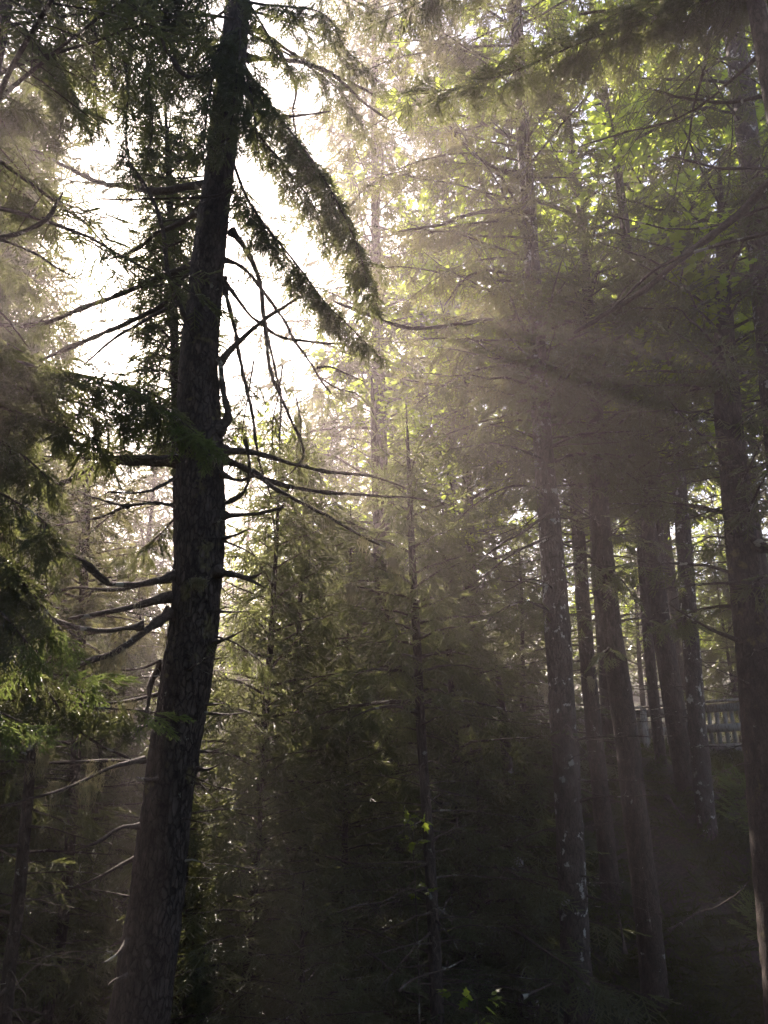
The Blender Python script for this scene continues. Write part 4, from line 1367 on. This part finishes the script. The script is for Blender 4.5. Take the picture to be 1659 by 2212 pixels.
def boardwalk():
    rng = np.random.default_rng(91)
    # top line of the railing: right end, left end of the level run, foot of the sloping run
    A, B_ = at(1760, 1498, 15.6), at(1285, 1536, 18.4)
    D = at(1085, 1590, 19.2)
    H = 1.06
    base = A - [0, 0, H]
    t = thing('wooden_railing', 'weathered grey board railing with pickets along the boardwalk behind the trunks at right', 'railing', base)
    UP = np.array([0, 0, 1.0])

    def run(P, Q, nspan):
        d = Q - P
        L = np.linalg.norm(d)
        e = d / L
        nrm = norm(np.cross(e, UP))
        if nrm[1] > 0:
            nrm = -nrm
        post_h = [(P + d * i / nspan) for i in range(nspan + 1)]
        for i, p in enumerate(post_h):
            G = Geo()
            G.add(box(p - UP * (H * 0.5 + 0.13) + nrm * 0.05, np.array([e[0], e[1], 0]) * 0.06, nrm * 0.045, UP * (H * 0.5 + 0.10)))
            part('post', G, [M['wood']], t)
        def rail(name, zoff, hh, dep, no):
            G = Geo()
            for i in range(nspan):
                a, b = post_h[i], post_h[i + 1]
                m = 0.5 * (a + b) + UP * (zoff + rng.normal(0, 0.004)) + nrm * no
                G.add(box(m, (b - a) * 0.4985, nrm * dep, UP * hh))
            part(name, G, [M['wood']], t)
        rail('top_rail', 0.0, 0.022, 0.085, 0.03)
        rail('upper_board', -0.14, 0.085, 0.019, -0.02)
        rail('middle_board', -0.56, 0.085, 0.019, -0.02)
        rail('lower_board', -0.98, 0.085, 0.019, -0.02)
        np_ = int(L / 0.155)
        for i in range(np_):
            q = P + d * (i + 0.5 + rng.normal(0, 0.05)) / np_
            G = Geo()
            G.add(box(q - UP * 0.555 - nrm * 0.058, e * 0.042, nrm * 0.016, UP * rng.uniform(0.50, 0.505)))
            part('picket', G, [M['wood']], t)

    run(A, B_, 4)
    run(B_ + (D - B_) * 0.01 - UP * 0.002, D, 2)
    # deck behind it
    dk = thing('boardwalk', 'raised plank boardwalk behind the grey railing', 'boardwalk', base - np.array([0, 0, 0.2]))
    for P, Q in ((A, B_), (B_, D)):
        d = Q - P
        L = np.linalg.norm(d)
        e = d / L
        nrm = norm(np.cross(e, UP))
        if nrm[1] < 0:
            nrm = -nrm
        G = Geo()
        n = int(L / 0.145)
        for i in range(n):
            q = P + d * (i + 0.5) / n - UP * (H + 0.125 + rng.normal(0, 0.003)) + nrm * 0.95
            G.add(box(q, d / n * 0.47, nrm * 0.8, UP * 0.02))
        part('deck', G, [M['wood']], dk)
        G = Geo()
        G.add(box(0.5 * (P + Q) - UP * (H + 0.245) + nrm * 0.2, d * 0.498, nrm * 0.025, UP * 0.09))
        part('joist', G, [M['wood']], dk)
        for f in (0.12, 0.5, 0.88):
            q = P + d * f - UP * (H + 0.9) + nrm * 0.27
            G = Geo()
            G.add(box(q, e * 0.06, nrm * 0.06, UP * 0.7))
            part('pile', G, [M['wood']], dk)


boardwalk()


# ------------------------------------------------------------------ understorey
def ground_cover():
    rng = np.random.default_rng(101)
    G = Geo()
    n = 30000
    y = rng.uniform(3.2, 21, n)
    x = rng.uniform(-0.62, 0.62, n) * (y + 1.5)
    z = ground_z(x, y)
    keep = rng.random(n) < 0.35 + 0.65 * (np.sin(x * 1.7 + 1) * np.sin(y * 1.3) > -0.1)
    x, y, z = x[keep], y[keep], z[keep]
    n = len(x)
    f = norm(np.stack([rng.normal(size=n), rng.normal(size=n), rng.uniform(0.1, 0.7, n)], 1))
    G.add(place(TPL[1], np.stack([x, y, z], 1), f, rng.uniform(0.16, 0.5, n), rng, 0.6))
    o = link('ground_cover', G.mesh('ground_cover', [M['moss']]))
    o['kind'] = 'stuff'


ground_cover()


def seedling(label, px, py, Y, h, seed):
    rng = np.random.default_rng(seed)
    p0 = at(px, py, Y)
    z0 = float(ground_z(p0[0], Y))
    b = np.array([p0[0], Y, z0])
    top = np.array([p0[0], Y, max(p0[2], z0 + h)])
    t = thing('fir_seedling', label, 'seedling', b)
    tp = resample(np.stack([b - [0, 0, .1], 0.5 * (b + top) + [0.03, 0, 0], top]), 14)
    tr = np.linspace(0.012, 0.003, 14)
    G = Geo()
    G.add(tubes(tp, tr, 6))
    part('stem', G, [M['twig']], t)
    G = Geo()
    grow_crown(G, tp, tr, rng, top[2] - h, top[2] - 0.01, 22, lambda u: 0.2 * (1 - u) + 0.04, 0, r0=0.005, droop=0.1, step=0.05, sstep=0.06, lm=0.4, sag=0.1, rise=0.25, size=0.4)
    part('crown', G, [M['twig'], M['fresh']], t)


seedling('bright little fir seedling before the black trunk at the lower right', 1607, 1700, 9.6, 0.5, 301)
seedling('tiny fir seedling on the bank at the right edge under the railing', 1650, 1975, 9.5, 0.3, 302)


def leafy_shoot(label, px, py, Y, n, spread, seed, lean=0.0):
    rng = np.random.default_rng(seed)
    tip = at(px, py, Y)
    z0 = float(ground_z(tip[0], Y))
    b = np.array([tip[0] - lean, Y, z0])
    t = thing('maple_seedling', label, 'seedling', b)
    st = resample(np.stack([b - [0, 0, 0.1], 0.5 * (b + tip) + [0.05, 0.03, 0], tip]), 16)
    G = Geo()
    G.add(tubes(st, np.linspace(0.012, 0.004, 16), 6))
    o, f, s = [], [], []
    for k in range(n):
        az = k * 2.4
        l = spread * rng.uniform(0.3, 1.0)
        q = st[-1 - int(rng.integers(0, 4))]
        e = q + np.array([math.cos(az) * l, math.sin(az) * l * 0.7, rng.uniform(-.06, .06)])
        G.add(tubes(resample(np.stack([q, 0.5 * (q + e) + [0, 0, .03], e]), 6), np.full(6, 0.0022), 4))
        for j in range(4):
            o.append(q + (e - q) * rng.uniform(0.5, 1.0) + rng.normal(0, 0.015, 3))
            f.append(norm(e - q + rng.normal(0, 0.06, 3)) * 1.0 - np.array([0, 0, .2]))
            s.append(rng.uniform(0.06, 0.11))
    part('stem', G, [M['twig']], t)
    ol = np.array([[0, 0, 0], [.28, -.42, .0], [.45, -.2, 0], [.75, -.32, -.03], [.72, -.1, 0], [1.1, 0, -.08], [.72, .1, 0], [.75, .32, -.03], [.45, .2, 0], [.28, .42, 0], [.35, 0, .05]])
    of = np.array([(10, i, i + 1) for i in range(0, 9)] + [(10, 9, 0)])
    F = Geo()
    F.add(place([(ol, of)], np.array(o), np.array(f), np.array(s), rng, 0.25))
    part('leaves', F, [M['maple']], t)


leafy_shoot('maple seedling with pale sunlit leaves at the bottom edge right of the pole trunk', 1030, 2160, 6.6, 16, 0.34, 311)
leafy_shoot('small maple seedling with a few shining leaves beside the pole trunk', 890, 1768, 8.0, 9, 0.2, 312)


def fallen_stick(label, pts, w, Y0, Y1, seed, ntw=4):
    rng = np.random.default_rng(seed)
    p = trace(pts, Y0, Y1)
    G = Geo()
    q = bare_branch(G, p, rng, px_r(w, p[0]), px_r(w * 0.4, p[-1]), 0, ntw, 0.25, 0.004, 7, 0, 2, 0.03)
    o = link('dead_branch', G.mesh('dead_branch', [M['twig']], True))
    o['label'] = label
    o['category'] = 'branch'


fallen_stick('thin pale dead stick slanting up beside the lower pale-spotted trunk', [(1128, 2155), (1160, 2140), (1200, 2122)], 6, 8.2, 8.4, 401, 1)
fallen_stick('upright bleached dead twig low between the pale-spotted and leaning trunks', [(1402, 2010), (1398, 1960), (1393, 1900), (1385, 1860)], 6, 8.8, 8.8, 402, 4)
fallen_stick('curved dead twig rising in the hollow right of the pale-spotted trunk', [(1350, 2060), (1340, 1990), (1322, 1950), (1300, 1930)], 5, 8.6, 8.7, 403, 4)


fallen_stick('long pale dead stick lying slantwise low at the right between two dark trunks', [(1445, 2010), (1500, 1975), (1560, 1950), (1620, 1900)], 5, 8.6, 9.2, 404, 5)
fallen_stick('short broken grey stick on the bank under the grey trunk', [(1440, 1720), (1462, 1745), (1480, 1770)], 7, 12.0, 11.6, 405, 2)
fallen_stick('thin forked dead twig at the bottom beside the pole trunk', [(860, 2140), (900, 2110), (960, 2095), (1010, 2070)], 5, 7.4, 7.8, 406, 7)
fallen_stick('brown dead twig spray in the hollow left of the pole trunk', [(690, 1990), (760, 1960), (830, 1945), (900, 1900)], 5, 7.6, 8.0, 407, 9)


# ------------------------------------------------------------------ air, light, camera
def haze():
    G = Geo()
    G.add(box((0, 48, 12.0), (112, 0, 0), (0, 72, 0), (0, 0, 17.5)))
    me = G.mesh('haze', [])
    o = link('haze', me)
    o['kind'] = 'stuff'
    lo = -5.5
    v = np.array([q.co for q in me.vertices])
    top = HAZE_TOP
    for q in me.vertices:
        q.co.z = lo if q.co.z < 0 else top
    m, nt, out = new_mat('forest_haze')
    p = nt.nodes.new('ShaderNodeVolumePrincipled')
    p.inputs['Color'].default_value = (0.96, 0.83, 0.85, 1)
    p.inputs['Density'].default_value = HAZE_DENS
    p.inputs['Density Attribute'].default_value = ''
    p.inputs['Anisotropy'].default_value = HAZE_G
    nt.links.new(p.outputs[0], out.inputs['Volume'])
    me.materials.append(m)


HAZE_TOP, HAZE_DENS, HAZE_G = 34.0, 0.0031, 0.62
haze()

sc = bpy.context.scene
w = bpy.data.worlds.new('World')
sc.world = w
w.use_nodes = True
nt = w.node_tree
nt.nodes.clear()
out = nt.nodes.new('ShaderNodeOutputWorld')
bg = nt.nodes.new('ShaderNodeBackground')
sky = nt.nodes.new('ShaderNodeTexSky')
sky.sky_type = 'NISHITA'
sky.sun_disc = False
sky.sun_elevation = SUN_EL
sky.sun_rotation = SUN_AZ
sky.dust_density = 2.0
sky.air_density = 1.0
bg.inputs['Strength'].default_value = 0.05
nt.links.new(sky.outputs[0], bg.inputs['Color'])
nt.links.new(bg.outputs[0], out.inputs['Surface'])
w.cycles.sampling_method = 'MANUAL'
w.cycles.sample_map_resolution = 512

from mathutils import Vector
sl = bpy.data.lights.new('sun', 'SUN')
sl.energy = 5.0
sl.angle = math.radians(0.53)
sl.color = (1.0, 0.86, 0.76)
so = bpy.data.objects.new('sun', sl)
C.objects.link(so)
sd = Vector((math.sin(SUN_AZ) * math.cos(SUN_EL), math.cos(SUN_AZ) * math.cos(SUN_EL), math.sin(SUN_EL)))
so.rotation_euler = (-sd).to_track_quat('-Z', 'Y').to_euler()
so.location = (0, 0, 30)

cam = bpy.data.cameras.new('camera')
cam.sensor_fit = 'VERTICAL'
cam.sensor_height = 36.0
cam.lens = FPX / 2212.0 * 36.0
cam.clip_start = 0.05
cam.clip_end = 2000
co = bpy.data.objects.new('camera', cam)
C.objects.link(co)
co.location = CAM
co.rotation_euler = (PI / 2 + PITCH, 0, 0)
sc.camera = co

sc.render.engine = 'CYCLES'
cy = sc.cycles
cy.max_bounces = 4
cy.diffuse_bounces = 2
cy.glossy_bounces = 1
cy.transmission_bounces = 2
cy.transparent_max_bounces = 4
cy.volume_bounces = 0
cy.caustics_reflective = False
cy.caustics_refractive = False
cy.use_denoising = True
cy.denoiser = 'OPENIMAGEDENOISE'
cy.denoising_input_passes = 'RGB_ALBEDO_NORMAL'
cy.sample_clamp_direct = 2.0
cy.sample_clamp_indirect = 1.0
cy.use_adaptive_sampling = False
sc.view_settings.view_transform = 'Standard'
sc.view_settings.look = 'None'
sc.view_settings.exposure = EXPO if 'EXPO' in globals() else 2.75
sc.view_settings.gamma = 1.0
